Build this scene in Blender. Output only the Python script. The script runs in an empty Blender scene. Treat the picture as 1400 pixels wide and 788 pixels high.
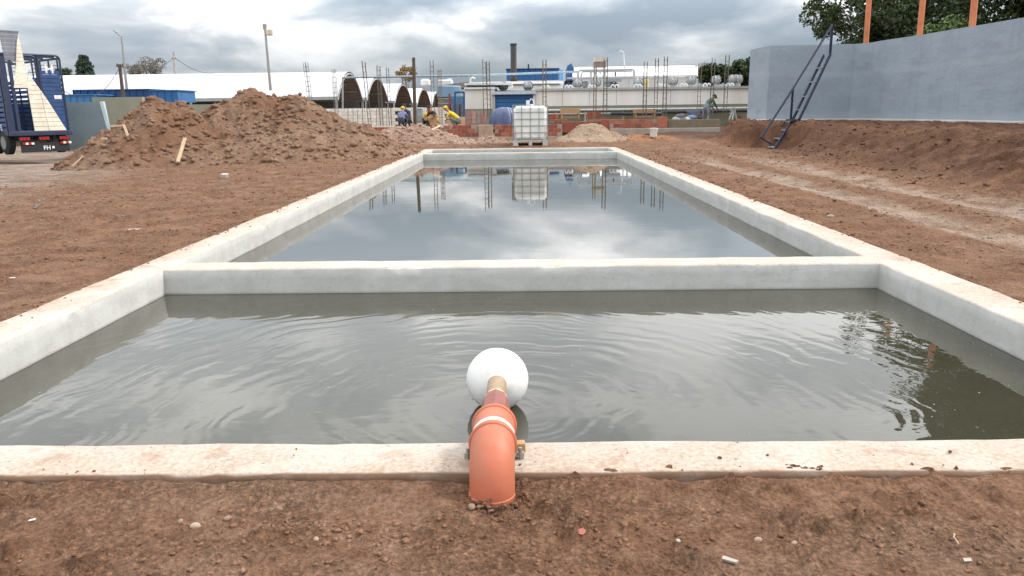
import bpy, bmesh, math, random
import numpy as np
from mathutils import Vector, Matrix
R = math.radians
rng = np.random.default_rng(7)
random.seed(7)
scene = bpy.context.scene
COL = scene.collection

# ---------------------------------------------------------------- camera
F = 1050.0; CH = 1.05                       # focal length in photo pixels (1400 wide), eye height over the basin rim
_Y = np.array([(711-700)/F, -(151.5-394)/F, -1.0]); _Y /= np.linalg.norm(_Y)
_Z = np.cross([1, .012, 0], _Y); _Z /= np.linalg.norm(_Z)
_X = np.cross(_Y, _Z)
CB = np.stack([_X, _Y, _Z])
cam_data = bpy.data.cameras.new('camera'); cam = bpy.data.objects.new('camera', cam_data); COL.objects.link(cam)
cam_data.sensor_width = 36; cam_data.lens = F/1400*36; cam_data.clip_start = .05; cam_data.clip_end = 3000
M4 = Matrix.Identity(4)
for i in range(3):
    for j in range(3): M4[i][j] = CB[i][j]
M4[2][3] = CH
cam.matrix_world = M4
scene.camera = cam
def P(px, py, Yd):                          # world point seen at a photo pixel, at distance Yd along the basin
    d = CB @ np.array([(px-700)/F, -(py-394)/F, -1.0])
    return Vector((d[0]*Yd/d[1], Yd, CH+d[2]*Yd/d[1]))

scene.render.engine = 'CYCLES'
scene.cycles.max_bounces = 5; scene.cycles.diffuse_bounces = 2; scene.cycles.glossy_bounces = 3; scene.cycles.transmission_bounces = 3
scene.cycles.use_adaptive_sampling = True; scene.cycles.adaptive_threshold = .02

# ---------------------------------------------------------------- light
SUN_EL, SUN_AZ = 45, 78                     # azimuth from +Y towards +X
world = bpy.data.worlds.new('World'); scene.world = world; world.use_nodes = True
scene.view_settings.view_transform = 'Standard'; scene.view_settings.look = 'None'
scene.view_settings.exposure = 0.0; scene.view_settings.gamma = 1
sun_d = bpy.data.lights.new('sun', 'SUN'); sun = bpy.data.objects.new('sun', sun_d); COL.objects.link(sun)
sun_d.energy = 3.0; sun_d.angle = R(12); sun_d.color = (1, .95, .88)
sd = Vector((math.sin(R(SUN_AZ))*math.cos(R(SUN_EL)), math.cos(R(SUN_AZ))*math.cos(R(SUN_EL)), math.sin(R(SUN_EL))))
sun.rotation_euler = (-sd).to_track_quat('-Z', 'Y').to_euler()

class NT:                                    # tiny node-tree helper
    def __init__(s, tree): s.t = tree; s.n = tree.nodes; s.l = tree.links
    def add(s, typ, **kw):
        n = s.n.new(typ)
        ins = kw.pop('ins', {})
        for k, v in kw.items(): setattr(n, k, v)
        for k, v in ins.items(): s.put(n.inputs[k], v)
        return n
    def put(s, sock, v):
        if isinstance(v, bpy.types.NodeSocket): s.l.new(v, sock)
        else:
            try: sock.default_value = v
            except Exception:
                sock.default_value = (*v, 1) if len(v) == 3 else v
    def math(s, op, a, b=0.0, c=None, clamp=False):
        n = s.add('ShaderNodeMath', operation=op, use_clamp=clamp); s.put(n.inputs[0], a); s.put(n.inputs[1], b)
        if c is not None: s.put(n.inputs[2], c)
        return n.outputs[0]
    def noise(s, vec, scale, detail=4, rough=.55, dist=0.0):
        n = s.add('ShaderNodeTexNoise'); s.put(n.inputs['Vector'], vec); n.inputs['Scale'].default_value = scale
        n.inputs['Detail'].default_value = detail; n.inputs['Roughness'].default_value = rough; n.inputs['Distortion'].default_value = dist
        return n.outputs['Fac']
    def ramp(s, fac, stops, interp='LINEAR'):
        n = s.add('ShaderNodeValToRGB'); cr = n.color_ramp; cr.interpolation = interp
        while len(cr.elements) < len(stops): cr.elements.new(.5)
        for e, (p, c) in zip(cr.elements, stops):
            e.position = p; e.color = (c, c, c, 1) if isinstance(c, (int, float)) else (*c, 1)
        s.put(n.inputs[0], fac); return n.outputs[0]
    def mix(s, fac, a, b, mode='MIX'):
        n = s.add('ShaderNodeMix', data_type='RGBA', blend_type=mode); s.put(n.inputs[0], fac); s.put(n.inputs[6], a); s.put(n.inputs[7], b)
        return n.outputs[2]
    def mapv(s, vec, scale=(1,1,1), loc=(0,0,0)):
        n = s.add('ShaderNodeMapping'); s.put(n.inputs['Vector'], vec); n.inputs['Scale'].default_value = scale; n.inputs['Location'].default_value = loc
        return n.outputs[0]

def build_world():
    w = NT(world.node_tree); w.n.clear()
    out = w.add('ShaderNodeOutputWorld'); bg = w.add('ShaderNodeBackground'); w.l.new(bg.outputs[0], out.inputs[0])
    sky = w.add('ShaderNodeTexSky', sky_type='NISHITA', sun_disc=False, sun_elevation=R(SUN_EL), sun_rotation=R(SUN_AZ), air_density=1.0, dust_density=1.5)
    skyc = w.mix(1.0, sky.outputs[0], (.085, .085, .085), 'MULTIPLY')
    tc = w.add('ShaderNodeTexCoord'); sep = w.add('ShaderNodeSeparateXYZ'); w.l.new(tc.outputs['Generated'], sep.inputs[0])
    zz = w.math('MAXIMUM', sep.outputs[2], 0.0)
    v = w.mapv(tc.outputs['Generated'], (1, 1, 2.7), SKY_OFF)
    def field(vec):
        big = w.noise(vec, 1.9, 2, .5, .15); puff = w.noise(vec, 4.6, 8, .53, .25)
        return w.math('ADD', w.math('MULTIPLY', big, .48), w.math('MULTIPLY', puff, .52))
    f = field(v); f2 = field(w.mapv(v, (1, 1, 1), (.012, 0, .10)))
    relief = w.math('SUBTRACT', f, f2)        # cloud tops catch more light than their undersides
    f3 = w.math('ADD', f, w.math('MULTIPLY', relief, .55))
    cloud = w.ramp(f3, [(.37, (.27, .325, .385)), (.445, (.39, .44, .49)), (.495, (.53, .565, .60)), (.535, (.73, .75, .77)), (.60, (.97, .975, .98))])
    thin = w.ramp(w.noise(w.mapv(v, (1,1,1), (9, 4, 0)), 2.2, 3, .5), [(.48, 0.0), (.62, 1.0)])
    base = w.mix(w.math('MULTIPLY', thin, .30), cloud, skyc)
    hz = w.ramp(zz, [(.0, 1.0), (.10, .0)])
    fin = w.mix(w.math('MULTIPLY', hz, .55), base, (.36, .435, .51))
    fin = w.mix(w.ramp(zz, [(.13, 0.0), (.30, .42)]), fin, (.66, .665, .665))   # cover closes and evens out overhead
    # an overcast sky brightens steadily from the horizon to the zenith
    fin = w.mix(1.0, fin, w.ramp(zz, [(.0, 1.0), (.05, 1.08), (.11, 1.5), (.18, 2.5), (.36, 2.95), (1.0, 2.95)]), 'MULTIPLY')
    w.put(bg.inputs[0], fin); bg.inputs[1].default_value = 1.0
SKY_OFF = (3.1, 1.7, 0.43)
build_world()

# ---------------------------------------------------------------- materials
MATS = {}
def principled(name):
    m = bpy.data.materials.new(name); m.use_nodes = True; t = NT(m.node_tree); t.n.clear()
    o = t.add('ShaderNodeOutputMaterial'); b = t.add('ShaderNodeBsdfPrincipled'); t.l.new(b.outputs[0], o.inputs[0])
    MATS[name] = m
    return m, t, b
def mat(name, c, rough=.6, var=.25, scale=6.0, bump=0.0, bscale=40.0, metal=0.0, dirt=None, dirt_amt=.5, spec=.4, streak=False):
    if name in MATS: return MATS[name]
    m, t, b = principled(name)
    g = t.add('ShaderNodeNewGeometry').outputs['Position']
    if streak: g = t.mapv(g, (1, 1, .12))
    n1 = t.noise(g, scale, 6, .6)
    k = t.ramp(n1, [(.3, 1-var), (.7, 1+var*.6)])
    col = t.mix(1.0, (*c, 1), k, 'MULTIPLY')
    if dirt:
        d = t.ramp(t.noise(t.mapv(g, (1, 1, 1), (5, 3, 1)), scale*.8, 7, .65), [(.48, 0.0), (.68, 1.0)])
        col = t.mix(t.math('MULTIPLY', d, dirt_amt), col, (*dirt, 1))
    t.put(b.inputs['Base Color'], col); b.inputs['Roughness'].default_value = rough; b.inputs['Metallic'].default_value = metal
    b.inputs['Specular IOR Level'].default_value = spec
    if bump:
        bn = t.add('ShaderNodeBump'); bn.inputs['Strength'].default_value = 1; bn.inputs['Distance'].default_value = bump
        t.put(bn.inputs['Height'], t.noise(g, bscale, 6, .6)); t.l.new(bn.outputs[0], b.inputs['Normal'])
    return m

def ground_material(name='bare_earth', relief=1.0):
    m, t, b = principled(name)
    g = t.add('ShaderNodeNewGeometry').outputs['Position']
    sp = t.add('ShaderNodeSeparateXYZ'); t.l.new(g, sp.inputs[0]); X, Y, Z = sp.outputs
    n_big = t.noise(g, .45, 5, .55); n_mid = t.noise(g, 2.2, 7, .62); n_fine = t.noise(g, 14, 8, .68); n_gr = t.noise(g, 75, 5, .7)
    col = t.ramp(n_mid, [(.32, (.145, .073, .045)), (.5, (.212, .117, .073)), (.68, (.285, .175, .117))])
    col = t.mix(.55, col, t.ramp(n_fine, [(.34, (.085, .044, .027)), (.5, (.200, .116, .074)), (.66, (.310, .205, .145))]))
    # rain-washed smoother crust patches, paler
    crust = t.ramp(t.noise(t.mapv(g, (1, 1.6, 1), (2, 7, 0)), 1.9, 6, .6), [(.50, 0.0), (.64, 1.0)])
    col = t.mix(t.math('MULTIPLY', crust, .62), col, (.262, .172, .120, 1))
    # redder clay by the left of the basin and on the bank
    red = t.ramp(n_big, [(.42, 0.0), (.6, 1.0)])
    col = t.mix(t.math('MULTIPLY', red, .35), col, (.200, .103, .056, 1))
    # wheel tracks worn pale: two bands right of the basin, one area far left
    wob = t.math('MULTIPLY', t.math('SUBTRACT', t.noise(t.mapv(g, (.6, .25, 1)), 1.2, 4, .6), .5), 1.2)
    xw = t.math('ADD', X, wob)
    def band(c, w):
        d = t.math('ABSOLUTE', t.math('SUBTRACT', xw, c)); return t.ramp(t.math('DIVIDE', d, w), [(.45, 1.0), (1.0, 0.0)])
    tr = t.math('MAXIMUM', band(4.02, .36), band(5.15, .42))
    tr = t.math('MULTIPLY', tr, t.ramp(t.noise(t.mapv(g, (1, .4, 1)), 3.1, 6, .65), [(.36, .1), (.56, 1.0)]))
    tr = t.math('MULTIPLY', tr, t.ramp(t.math('DIVIDE', Y, 30.0), [(.08, 1.0), (.5, .85), (.68, 0.0)]))
    col = t.mix(t.math('MULTIPLY', tr, .95), col, t.mix(n_fine, (.29, .225, .175, 1), (.45, .38, .32, 1)))
    lx = t.math('ADD', t.math('ADD', X, t.math('MULTIPLY', Y, .16)), t.math('MULTIPLY', wob, 2.0))
    lt = t.ramp(t.math('DIVIDE', t.math('MULTIPLY', lx, -1.0), 16.0), [(.30, 0.0), (.44, 1.0)])
    lt = t.math('MULTIPLY', lt, t.ramp(t.noise(t.mapv(g, (.5, .9, 1), (1, 2, 0)), 1.3, 6, .6), [(.36, 0.0), (.52, 1.0)]))
    col = t.mix(t.math('MULTIPLY', lt, .85), col, t.mix(n_fine, (.22, .185, .155, 1), (.38, .335, .295, 1)))
    # darker moist soil on the bank at the right
    bank = t.ramp(t.math('DIVIDE', t.math('ADD', X, t.math('MULTIPLY', wob, .7)), 12.0), [(.48, 0.0), (.56, 1.0)])
    col = t.mix(t.math('MULTIPLY', bank, .75), col, t.ramp(n_mid, [(.3, (.070, .033, .020)), (.7, (.150, .076, .046))]))
    def vor(scale, w):
        n = t.add('ShaderNodeTexVoronoi', feature='F1'); t.put(n.inputs['Vector'], t.mix(w, g, t.add('ShaderNodeTexNoise', ins={'Scale': scale*.4, 'Vector': g}).outputs['Color'])); n.inputs['Scale'].default_value = scale
        return n.outputs['Distance']
    crumb = t.ramp(t.noise(t.mapv(g, (1, 1, 1), (6, 2, 0)), 2.6, 5, .6), [(.40, .12), (.56, 1.0)])     # where the soil lies crumbly
    v1 = vor(46, .012); v2 = vor(120, .006)
    grain = t.math('SUBTRACT', 1.0, t.math('ADD', t.math('MULTIPLY', v1, .8), t.math('MULTIPLY', v2, .5)))
    col = t.mix(1.0, col, t.ramp(n_gr, [(.36, .62), (.50, 1.0), (.64, 1.34)]), 'MULTIPLY')
    col = t.mix(t.math('MULTIPLY', crumb, .8), col, t.mix(1.0, col, t.ramp(grain, [(.25, .60), (.62, 1.12)]), 'MULTIPLY'))
    col = t.mix(1.0, col, (1.03, .975, .93, 1), 'MULTIPLY')
    t.put(b.inputs['Base Color'], col)
    t.put(b.inputs['Roughness'], t.ramp(n_mid, [(.3, .85), (.7, .98)])); b.inputs['Specular IOR Level'].default_value = .15
    h = t.math('ADD', t.math('MULTIPLY', n_fine, .050*relief), t.math('ADD', t.math('MULTIPLY', n_gr, .012*relief), t.math('MULTIPLY', t.math('MULTIPLY', grain, crumb), .016*relief)))
    bn = t.add('ShaderNodeBump'); bn.inputs['Strength'].default_value = .9; bn.inputs['Distance'].default_value = 1.0
    t.put(bn.inputs['Height'], h); t.l.new(bn.outputs[0], b.inputs['Normal'])
    return m
def soil(name, dark, mid, light, patch=None, relief=1.0):
    m, t, b = principled(name)
    g = t.add('ShaderNodeNewGeometry').outputs['Position']
    nm = t.noise(g, 1.7, 8, .62); nf = t.noise(g, 9, 8, .68); ng = t.noise(g, 48, 4, .7)
    col = t.mix(.55, t.ramp(nm, [(.3, dark), (.5, mid), (.7, light)]), t.ramp(nf, [(.28, dark), (.5, mid), (.74, light)]))
    if patch:
        col = t.mix(t.ramp(t.noise(t.mapv(g, (1,1,1), (4,8,2)), .55, 5, .55), [(.47, 0.0), (.58, .75)]), col, (*patch, 1))
    t.put(b.inputs['Base Color'], col); b.inputs['Roughness'].default_value = .95; b.inputs['Specular IOR Level'].default_value = .2
    bn = t.add('ShaderNodeBump'); bn.inputs['Distance'].default_value = 1
    t.put(bn.inputs['Height'], t.math('ADD', t.math('MULTIPLY', nf, .07*relief), t.math('MULTIPLY', ng, .014*relief))); t.l.new(bn.outputs[0], b.inputs['Normal'])
    return m
def concrete_material():
    m, t, b = principled('basin_concrete')
    geo = t.add('ShaderNodeNewGeometry'); g = geo.outputs['Position']
    sp = t.add('ShaderNodeSeparateXYZ'); t.l.new(g, sp.inputs[0]); X, Y, Z = sp.outputs
    n1 = t.noise(g, 1.6, 6, .6); n2 = t.noise(g, 9, 8, .65); n3 = t.noise(g, 60, 5, .7)
    col = t.mix(.5, t.ramp(n1, [(.3, (.43, .425, .40)), (.7, (.56, .555, .53))]), t.ramp(n2, [(.3, (.41, .405, .385)), (.7, (.58, .575, .545))]))
    st = t.noise(t.mapv(g, (1, 1, .10)), 5.5, 6, .6)
    col = t.mix(t.math('MULTIPLY', t.ramp(st, [(.50, 0.0), (.70, 1.0)]), .28), col, (.40, .385, .34, 1))
    # earth trodden and washed onto the rim: follows height, so only the flat top carries it
    top = t.ramp(t.math('ADD', Z, t.math('MULTIPLY', t.math('SUBTRACT', n2, .5), .022)), [(.0, 0.0), (.5, 0.0)])
    topm = t.add('ShaderNodeMapRange'); t.put(topm.inputs[0], t.math('ADD', Z, t.math('MULTIPLY', t.math('SUBTRACT', n2, .5), .03))); topm.inputs[1].default_value = -.020; topm.inputs[2].default_value = -.004
    # distance from the basin's middle: more earth at the outer edges of the rim
    ax = t.add('ShaderNodeMapRange'); t.put(ax.inputs[0], t.math('ABSOLUTE', X)); ax.inputs[1].default_value = 2.49; ax.inputs[2].default_value = 2.74
    ny = t.add('ShaderNodeMapRange'); t.put(ny.inputs[0], Y); ny.inputs[1].default_value = 2.42; ny.inputs[2].default_value = 2.10
    edge = t.math('MAXIMUM', ax.outputs[0], ny.outputs[0])
    soft = t.math('MULTIPLY', topm.outputs[0], t.ramp(t.math('ADD', t.math('MULTIPLY', edge, .35), n2), [(.38, .42), (.80, .92)]))
    col = t.mix(soft, col, t.mix(t.ramp(n3, [(.36, 0.0), (.62, 1.0)]), (.33, .240, .175, 1), (.50, .405, .325, 1)))
    blot = t.math('MULTIPLY', topm.outputs[0], t.ramp(t.math('ADD', t.math('MULTIPLY', edge, .10), t.noise(t.mapv(g, (1,1,1), (3, 1, 0)), 7.5, 7, .62)), [(.62, 0.0), (.69, 1.0)]))
    col = t.mix(t.math('MULTIPLY', blot, .5), col, (.30, .185, .125, 1))
    spk = t.math('MULTIPLY', topm.outputs[0], t.ramp(t.noise(g, 42, 3, .5), [(.68, 0.0), (.72, 1.0)]))
    col = t.mix(t.math('MULTIPLY', spk, .7), col, (.17, .105, .07, 1))
    pit = t.ramp(t.noise(t.mapv(g, (1,1,1), (1,5,2)), 34, 4, .6), [(.60, 0.0), (.67, 1.0)])
    col = t.mix(t.math('MULTIPLY', pit, .30), col, (.33, .30, .25, 1))
    pat = t.ramp(t.noise(t.mapv(g, (1, 1, 2.5), (8,2,1)), 2.7, 4, .5), [(.50, 0.0), (.56, 1.0)])
    col = t.mix(t.math('MULTIPLY', pat, .14), col, (.70, .70, .68, 1))
    # damp tide line
    wl = t.add('ShaderNodeMapRange'); t.put(wl.inputs[0], t.math('ADD', Z, t.math('MULTIPLY', n2, .012))); wl.inputs[1].default_value = -.168; wl.inputs[2].default_value = -.158; wl.inputs[3].default_value = 1; wl.inputs[4].default_value = 0
    col = t.mix(t.math('MULTIPLY', wl.outputs[0], .55), col, (.27, .26, .21, 1))
    fo = t.add('ShaderNodeMapRange'); t.put(fo.inputs[0], t.math('ADD', Y, t.math('MULTIPLY', n2, .01))); fo.inputs[1].default_value = 2.118; fo.inputs[2].default_value = 2.108
    col = t.mix(t.math('MULTIPLY', fo.outputs[0], t.ramp(n2, [(.30, .8), (.5, 1.0)])), col, (.15, .088, .056, 1))
    t.put(b.inputs['Base Color'], col); b.inputs['Roughness'].default_value = .88; b.inputs['Specular IOR Level'].default_value = .3
    bn = t.add('ShaderNodeBump'); bn.inputs['Distance'].default_value = 1; bn.inputs['Strength'].default_value = .8
    t.put(bn.inputs['Height'], t.math('ADD', t.math('MULTIPLY', n2, .006), t.math('MULTIPLY', n3, .0022))); t.l.new(bn.outputs[0], b.inputs['Normal'])
    return m
def water_material(name, ball=None, amp=1.0):
    m, t, b = principled(name)
    g = t.add('ShaderNodeNewGeometry').outputs['Position']
    n = t.noise(g, .9, 4, .5)
    t.put(b.inputs['Base Color'], t.ramp(n, [(.3, (.036, .034, .021)), (.7, (.050, .047, .032))]))
    b.inputs['Roughness'].default_value = .012; b.inputs['IOR'].default_value = 1.333; b.inputs['Specular IOR Level'].default_value = 1.0
    flow = t.noise(t.mapv(g, (1, 1.8, 1), (0, 1, 0)), 1.1, 2, .5, .4)
    chop = t.noise(t.mapv(g, (1, 2.4, 1), (4, 1, 0)), 6.5, 2, .5, .3)
    calm = t.ramp(t.noise(t.mapv(g, (1, .6, 1), (1, 3, 0)), .55, 2, .5), [(.40, .25), (.62, 1.0)])
    h = t.math('ADD', t.math('MULTIPLY', flow, .0016*amp), t.math('MULTIPLY', t.math('MULTIPLY', chop, calm), .00055*amp))
    if ball:
        d = t.add('ShaderNodeVectorMath', operation='DISTANCE'); t.l.new(g, d.inputs[0]); d.inputs[1].default_value = ball
        r = t.math('ADD', d.outputs['Value'], t.math('MULTIPLY', t.noise(g, 1.9, 3, .5), .42))
        patch = t.ramp(t.noise(t.mapv(g, (1, 1.4, 1), (2.2, .6, 0)), 1.5, 3, .5), [(.38, .10), (.60, 1.0)])
        patch2 = t.ramp(t.noise(t.mapv(g, (1, 1.4, 1), (7.2, 3.6, 0)), 1.3, 3, .5), [(.38, .05), (.60, 1.0)])
        fade = t.ramp(t.math('DIVIDE', d.outputs['Value'], 3.6), [(.04, .45), (.16, .7), (.40, .62), (.70, .28), (1.0, .06)])
        s1 = t.math('MULTIPLY', t.math('SINE', t.math('MULTIPLY', r, 47.0)), t.math('MULTIPLY', patch, .00066))
        s2 = t.math('MULTIPLY', t.math('SINE', t.math('MULTIPLY', r, 86.0)), t.math('MULTIPLY', patch2, .00026))
        h = t.math('ADD', h, t.math('MULTIPLY', t.math('ADD', s1, s2), fade))
    bn = t.add('ShaderNodeBump'); bn.inputs['Distance'].default_value = 1; bn.inputs['Strength'].default_value = 1
    t.put(bn.inputs['Height'], h); t.l.new(bn.outputs[0], b.inputs['Normal'])
    return m
def wall_paint():
    m, t, b = principled('grey_blue_render')
    g = t.add('ShaderNodeNewGeometry').outputs['Position']
    n1 = t.noise(g, .55, 5, .6); n2 = t.noise(t.mapv(g, (1, 1, 2.2)), 1.6, 7, .65)
    col = t.mix(.5, t.ramp(n1, [(.3, (.235, .285, .335)), (.7, (.305, .355, .405))]), t.ramp(n2, [(.32, (.235, .28, .33)), (.68, (.315, .365, .415))]))
    sc = t.ramp(t.noise(t.mapv(g, (.5, .5, 1.2), (3, 3, 3)), 2.4, 8, .7), [(.60, 0.0), (.66, 1.0)])
    col = t.mix(t.math('MULTIPLY', sc, .45), col, (.20, .235, .27, 1))
    pt = t.ramp(t.noise(t.mapv(g, (.8, .8, 1.5), (6, 1, 9)), 1.1, 3, .45), [(.52, 0.0), (.555, 1.0)])
    col = t.mix(t.math('MULTIPLY', pt, .30), col, (.33, .39, .445, 1))
    sk = t.ramp(t.noise(t.mapv(g, (2.2, 2.2, .16), (2, 2, 2)), 2.0, 5, .6), [(.56, 0.0), (.68, 1.0)])
    col = t.mix(t.math('MULTIPLY', sk, .28), col, (.19, .225, .26, 1))
    zs = t.add('ShaderNodeSeparateXYZ'); t.l.new(g, zs.inputs[0]); mud = t.add('ShaderNodeMapRange'); t.put(mud.inputs[0], t.math('ADD', zs.outputs[2], t.math('MULTIPLY', n2, -.45))); mud.inputs[1].default_value = .60; mud.inputs[2].default_value = .42
    col = t.mix(t.math('MULTIPLY', mud.outputs[0], .45), col, (.26, .21, .175, 1))
    lift = t.add('ShaderNodeTexWave', wave_type='BANDS', bands_direction='Z'); t.put(lift.inputs['Vector'], g); lift.inputs['Scale'].default_value = .22; lift.inputs['Distortion'].default_value = .6; lift.inputs['Detail'].default_value = 2
    col = t.mix(t.math('MULTIPLY', t.ramp(lift.outputs['Fac'], [(.9, 0.0), (1.0, 1.0)]), .22), col, (.40, .445, .49, 1))
    t.put(b.inputs['Base Color'], col); b.inputs['Roughness'].default_value = .75
    bn = t.add('ShaderNodeBump'); bn.inputs['Distance'].default_value = 1
    t.put(bn.inputs['Height'], t.math('ADD', t.math('MULTIPLY', n2, .02), t.math('MULTIPLY', t.noise(g, 22, 5, .6), .004))); t.l.new(bn.outputs[0], b.inputs['Normal'])
    return m
def leaf_material(name, a, bcol):
    m, t, b = principled(name)
    oi = t.add('ShaderNodeNewGeometry')
    c = t.ramp(oi.outputs['Random Per Island'], [(.0, a), (1.0, bcol)])
    t.put(b.inputs['Base Color'], c); b.inputs['Roughness'].default_value = .6; b.inputs['Specular IOR Level'].default_value = .3
    return m

# ---------------------------------------------------------------- mesh helpers
ORI = {}
def link(o, parent=None):
    COL.objects.link(o)
    if parent is not None: o.parent = parent
    return o
def tag(o, label, cat, group=None, kind=None):
    if label: o['label'] = label
    if cat: o['category'] = cat
    if group: o['group'] = group
    if kind: o['kind'] = kind
    return o
def thing(name, loc, label, cat, group=None, rz=0.0):
    o = bpy.data.objects.new(name, None); o.empty_display_size = .2; COL.objects.link(o)
    o.location = loc; o.rotation_euler = (0, 0, rz)
    ORI[o.name] = Vector((0, 0, 0)) if rz else Vector(loc)
    return tag(o, label, cat, group)
class MB:
    def __init__(s): s.v = []; s.f = []; s.m = []
    def add(s, vs, fs, mi=0):
        b = len(s.v); s.v.extend([tuple(v) for v in vs]); s.f.extend([tuple(i+b for i in f) for f in fs]); s.m.extend([mi]*len(fs)); return s
    def box(s, c, size, rot=None, mi=0):
        hx, hy, hz = size[0]/2, size[1]/2, size[2]/2
        vs = [Vector((x, y, z)) for x in (-hx, hx) for y in (-hy, hy) for z in (-hz, hz)]
        if rot is not None: vs = [rot @ v for v in vs]
        c = Vector(c)
        return s.add([v+c for v in vs], [(0,1,3,2), (4,6,7,5), (0,4,5,1), (2,3,7,6), (0,2,6,4), (1,5,7,3)], mi)
    def bbox(s, x0, x1, y0, y1, z0, z1, mi=0): return s.box(((x0+x1)/2, (y0+y1)/2, (z0+z1)/2), (abs(x1-x0), abs(y1-y0), abs(z1-z0)), None, mi)
    def bar(s, a, b, w, h=None, up=(0,0,1), mi=0):
        a = Vector(a); b = Vector(b); d = b-a; L = d.length; d.normalize(); u = Vector(up)
        if abs(d.dot(u)) > .97: u = Vector((0, 1, 0))
        x = d.cross(u).normalized(); z = x.cross(d)
        rot = Matrix((x, d, z)).transposed()
        return s.box((a+b)/2, (w, L, h or w), rot, mi)
    def tube(s, pts, r, n=8, cap=True, mi=0):
        pts = [Vector(p) for p in pts]; rs = r if isinstance(r, (list, tuple)) else [r]*len(pts)
        vs = []; fs = []; px = None
        for i, p in enumerate(pts):
            d = (pts[min(i+1, len(pts)-1)]-pts[max(i-1, 0)]).normalized()
            if px is None:
                u = Vector((0, 0, 1)) if abs(d.z) < .9 else Vector((1, 0, 0)); px = d.cross(u).normalized()
            else: px = (px-d*px.dot(d)).normalized()
            py = d.cross(px)
            for k in range(n):
                a = 2*math.pi*k/n; vs.append(p+(px*math.cos(a)+py*math.sin(a))*rs[i])
        for i in range(len(pts)-1):
            for k in range(n):
                k2 = (k+1) % n; fs.append((i*n+k, i*n+k2, (i+1)*n+k2, (i+1)*n+k))
        if cap: fs.append(tuple(range(n))[::-1]); fs.append(tuple((len(pts)-1)*n+k for k in range(n)))
        return s.add(vs, fs, mi)
    def sphere(s, c, r, n=16, m=10, mi=0, sc=(1,1,1)):
        vs = []; fs = []; c = Vector(c)
        for i in range(1, m):
            th = math.pi*i/m
            for k in range(n):
                a = 2*math.pi*k/n; vs.append(c+Vector((r*sc[0]*math.sin(th)*math.cos(a), r*sc[1]*math.sin(th)*math.sin(a), r*sc[2]*math.cos(th))))
        vs.append(c+Vector((0,0,r*sc[2]))); vs.append(c-Vector((0,0,r*sc[2]))); t = len(vs)-2
        for i in range(m-2):
            for k in range(n):
                k2 = (k+1) % n; fs.append((i*n+k, (i+1)*n+k, (i+1)*n+k2, i*n+k2))
        for k in range(n): fs.append((t, k, (k+1) % n)); fs.append((t+1, (m-2)*n+(k+1) % n, (m-2)*n+k))
        return s.add(vs, fs, mi)
    def poly(s, pts, off, mi=0):            # closed prism: polygon pushed along off
        n = len(pts); off = Vector(off); a = [Vector(p) for p in pts]; vs = a+[p+off for p in a]
        fs = [tuple(range(n))[::-1], tuple(range(n, 2*n))]+[(i, (i+1) % n, (i+1) % n+n, i+n) for i in range(n)]
        return s.add(vs, fs, mi)
    def build(s, name, mats, parent=None, smooth=False, origin=None, bevel=0.0):
        o0 = Vector(origin) if origin is not None else (ORI.get(parent.name, Vector((0,0,0))) if parent else Vector((0,0,0)))
        me = bpy.data.meshes.new(name); me.from_pydata([tuple(Vector(v)-o0) for v in s.v], [], s.f)
        if not isinstance(mats, (list, tuple)): mats = [mats]
        for q in mats: me.materials.append(q)
        if len(mats) > 1: me.polygons.foreach_set('material_index', s.m)
        bm = bmesh.new(); bm.from_mesh(me); bmesh.ops.recalc_face_normals(bm, faces=bm.faces)
        if bevel: bmesh.ops.bevel(bm, geom=bm.edges[:], offset=bevel, segments=1, affect='EDGES', clamp_overlap=True)
        bm.to_mesh(me); bm.free()
        if smooth: me.shade_smooth(); me.set_sharp_from_angle(angle=R(38))
        o = bpy.data.objects.new(name, me); link(o, parent)
        if parent is None: o.location = o0
        ORI[o.name] = o0
        return o
def grid_obj(name, V, nx, ny, keep, material, parent=None, smooth=True, origin=(0,0,0)):
    V = V - np.array(origin)
    i = np.arange((nx-1)*(ny-1)); r = i//(nx-1); c = i % (nx-1); a = r*nx+c
    q = np.stack([a, a+1, a+nx+1, a+nx], 1)
    if keep is not None: q = q[keep]
    used = np.zeros(len(V), bool); used[q.ravel()] = True
    remap = np.cumsum(used)-1; V = V[used]; q = remap[q]
    me = bpy.data.meshes.new(name); me.vertices.add(len(V)); me.vertices.foreach_set('co', V.astype(np.float32).ravel())
    me.loops.add(q.size); me.loops.foreach_set('vertex_index', q.astype(np.int32).ravel())
    me.polygons.add(len(q)); me.polygons.foreach_set('loop_start', np.arange(0, q.size, 4, dtype=np.int32)); me.polygons.foreach_set('loop_total', np.full(len(q), 4, np.int32))
    me.update(calc_edges=True); me.validate(); me.materials.append(material)
    if smooth: me.shade_smooth()
    o = bpy.data.objects.new(name, me); link(o, parent)
    if parent is None: o.location = origin
    ORI[o.name] = Vector(origin)
    return o
def soup(name, V, Fc, material, parent=None, origin=(0,0,0), smooth=False):   # big triangle/quad soups from numpy
    V = V-np.array(origin); k = Fc.shape[1]
    me = bpy.data.meshes.new(name); me.vertices.add(len(V)); me.vertices.foreach_set('co', V.astype(np.float32).ravel())
    me.loops.add(Fc.size); me.loops.foreach_set('vertex_index', Fc.astype(np.int32).ravel())
    me.polygons.add(len(Fc)); me.polygons.foreach_set('loop_start', np.arange(0, Fc.size, k, dtype=np.int32)); me.polygons.foreach_set('loop_total', np.full(len(Fc), k, np.int32))
    me.update(calc_edges=True); me.materials.append(material)
    if smooth: me.shade_smooth()
    o = bpy.data.objects.new(name, me); link(o, parent)
    if parent is None: o.location = origin
    ORI[o.name] = Vector(origin)
    return o

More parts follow.
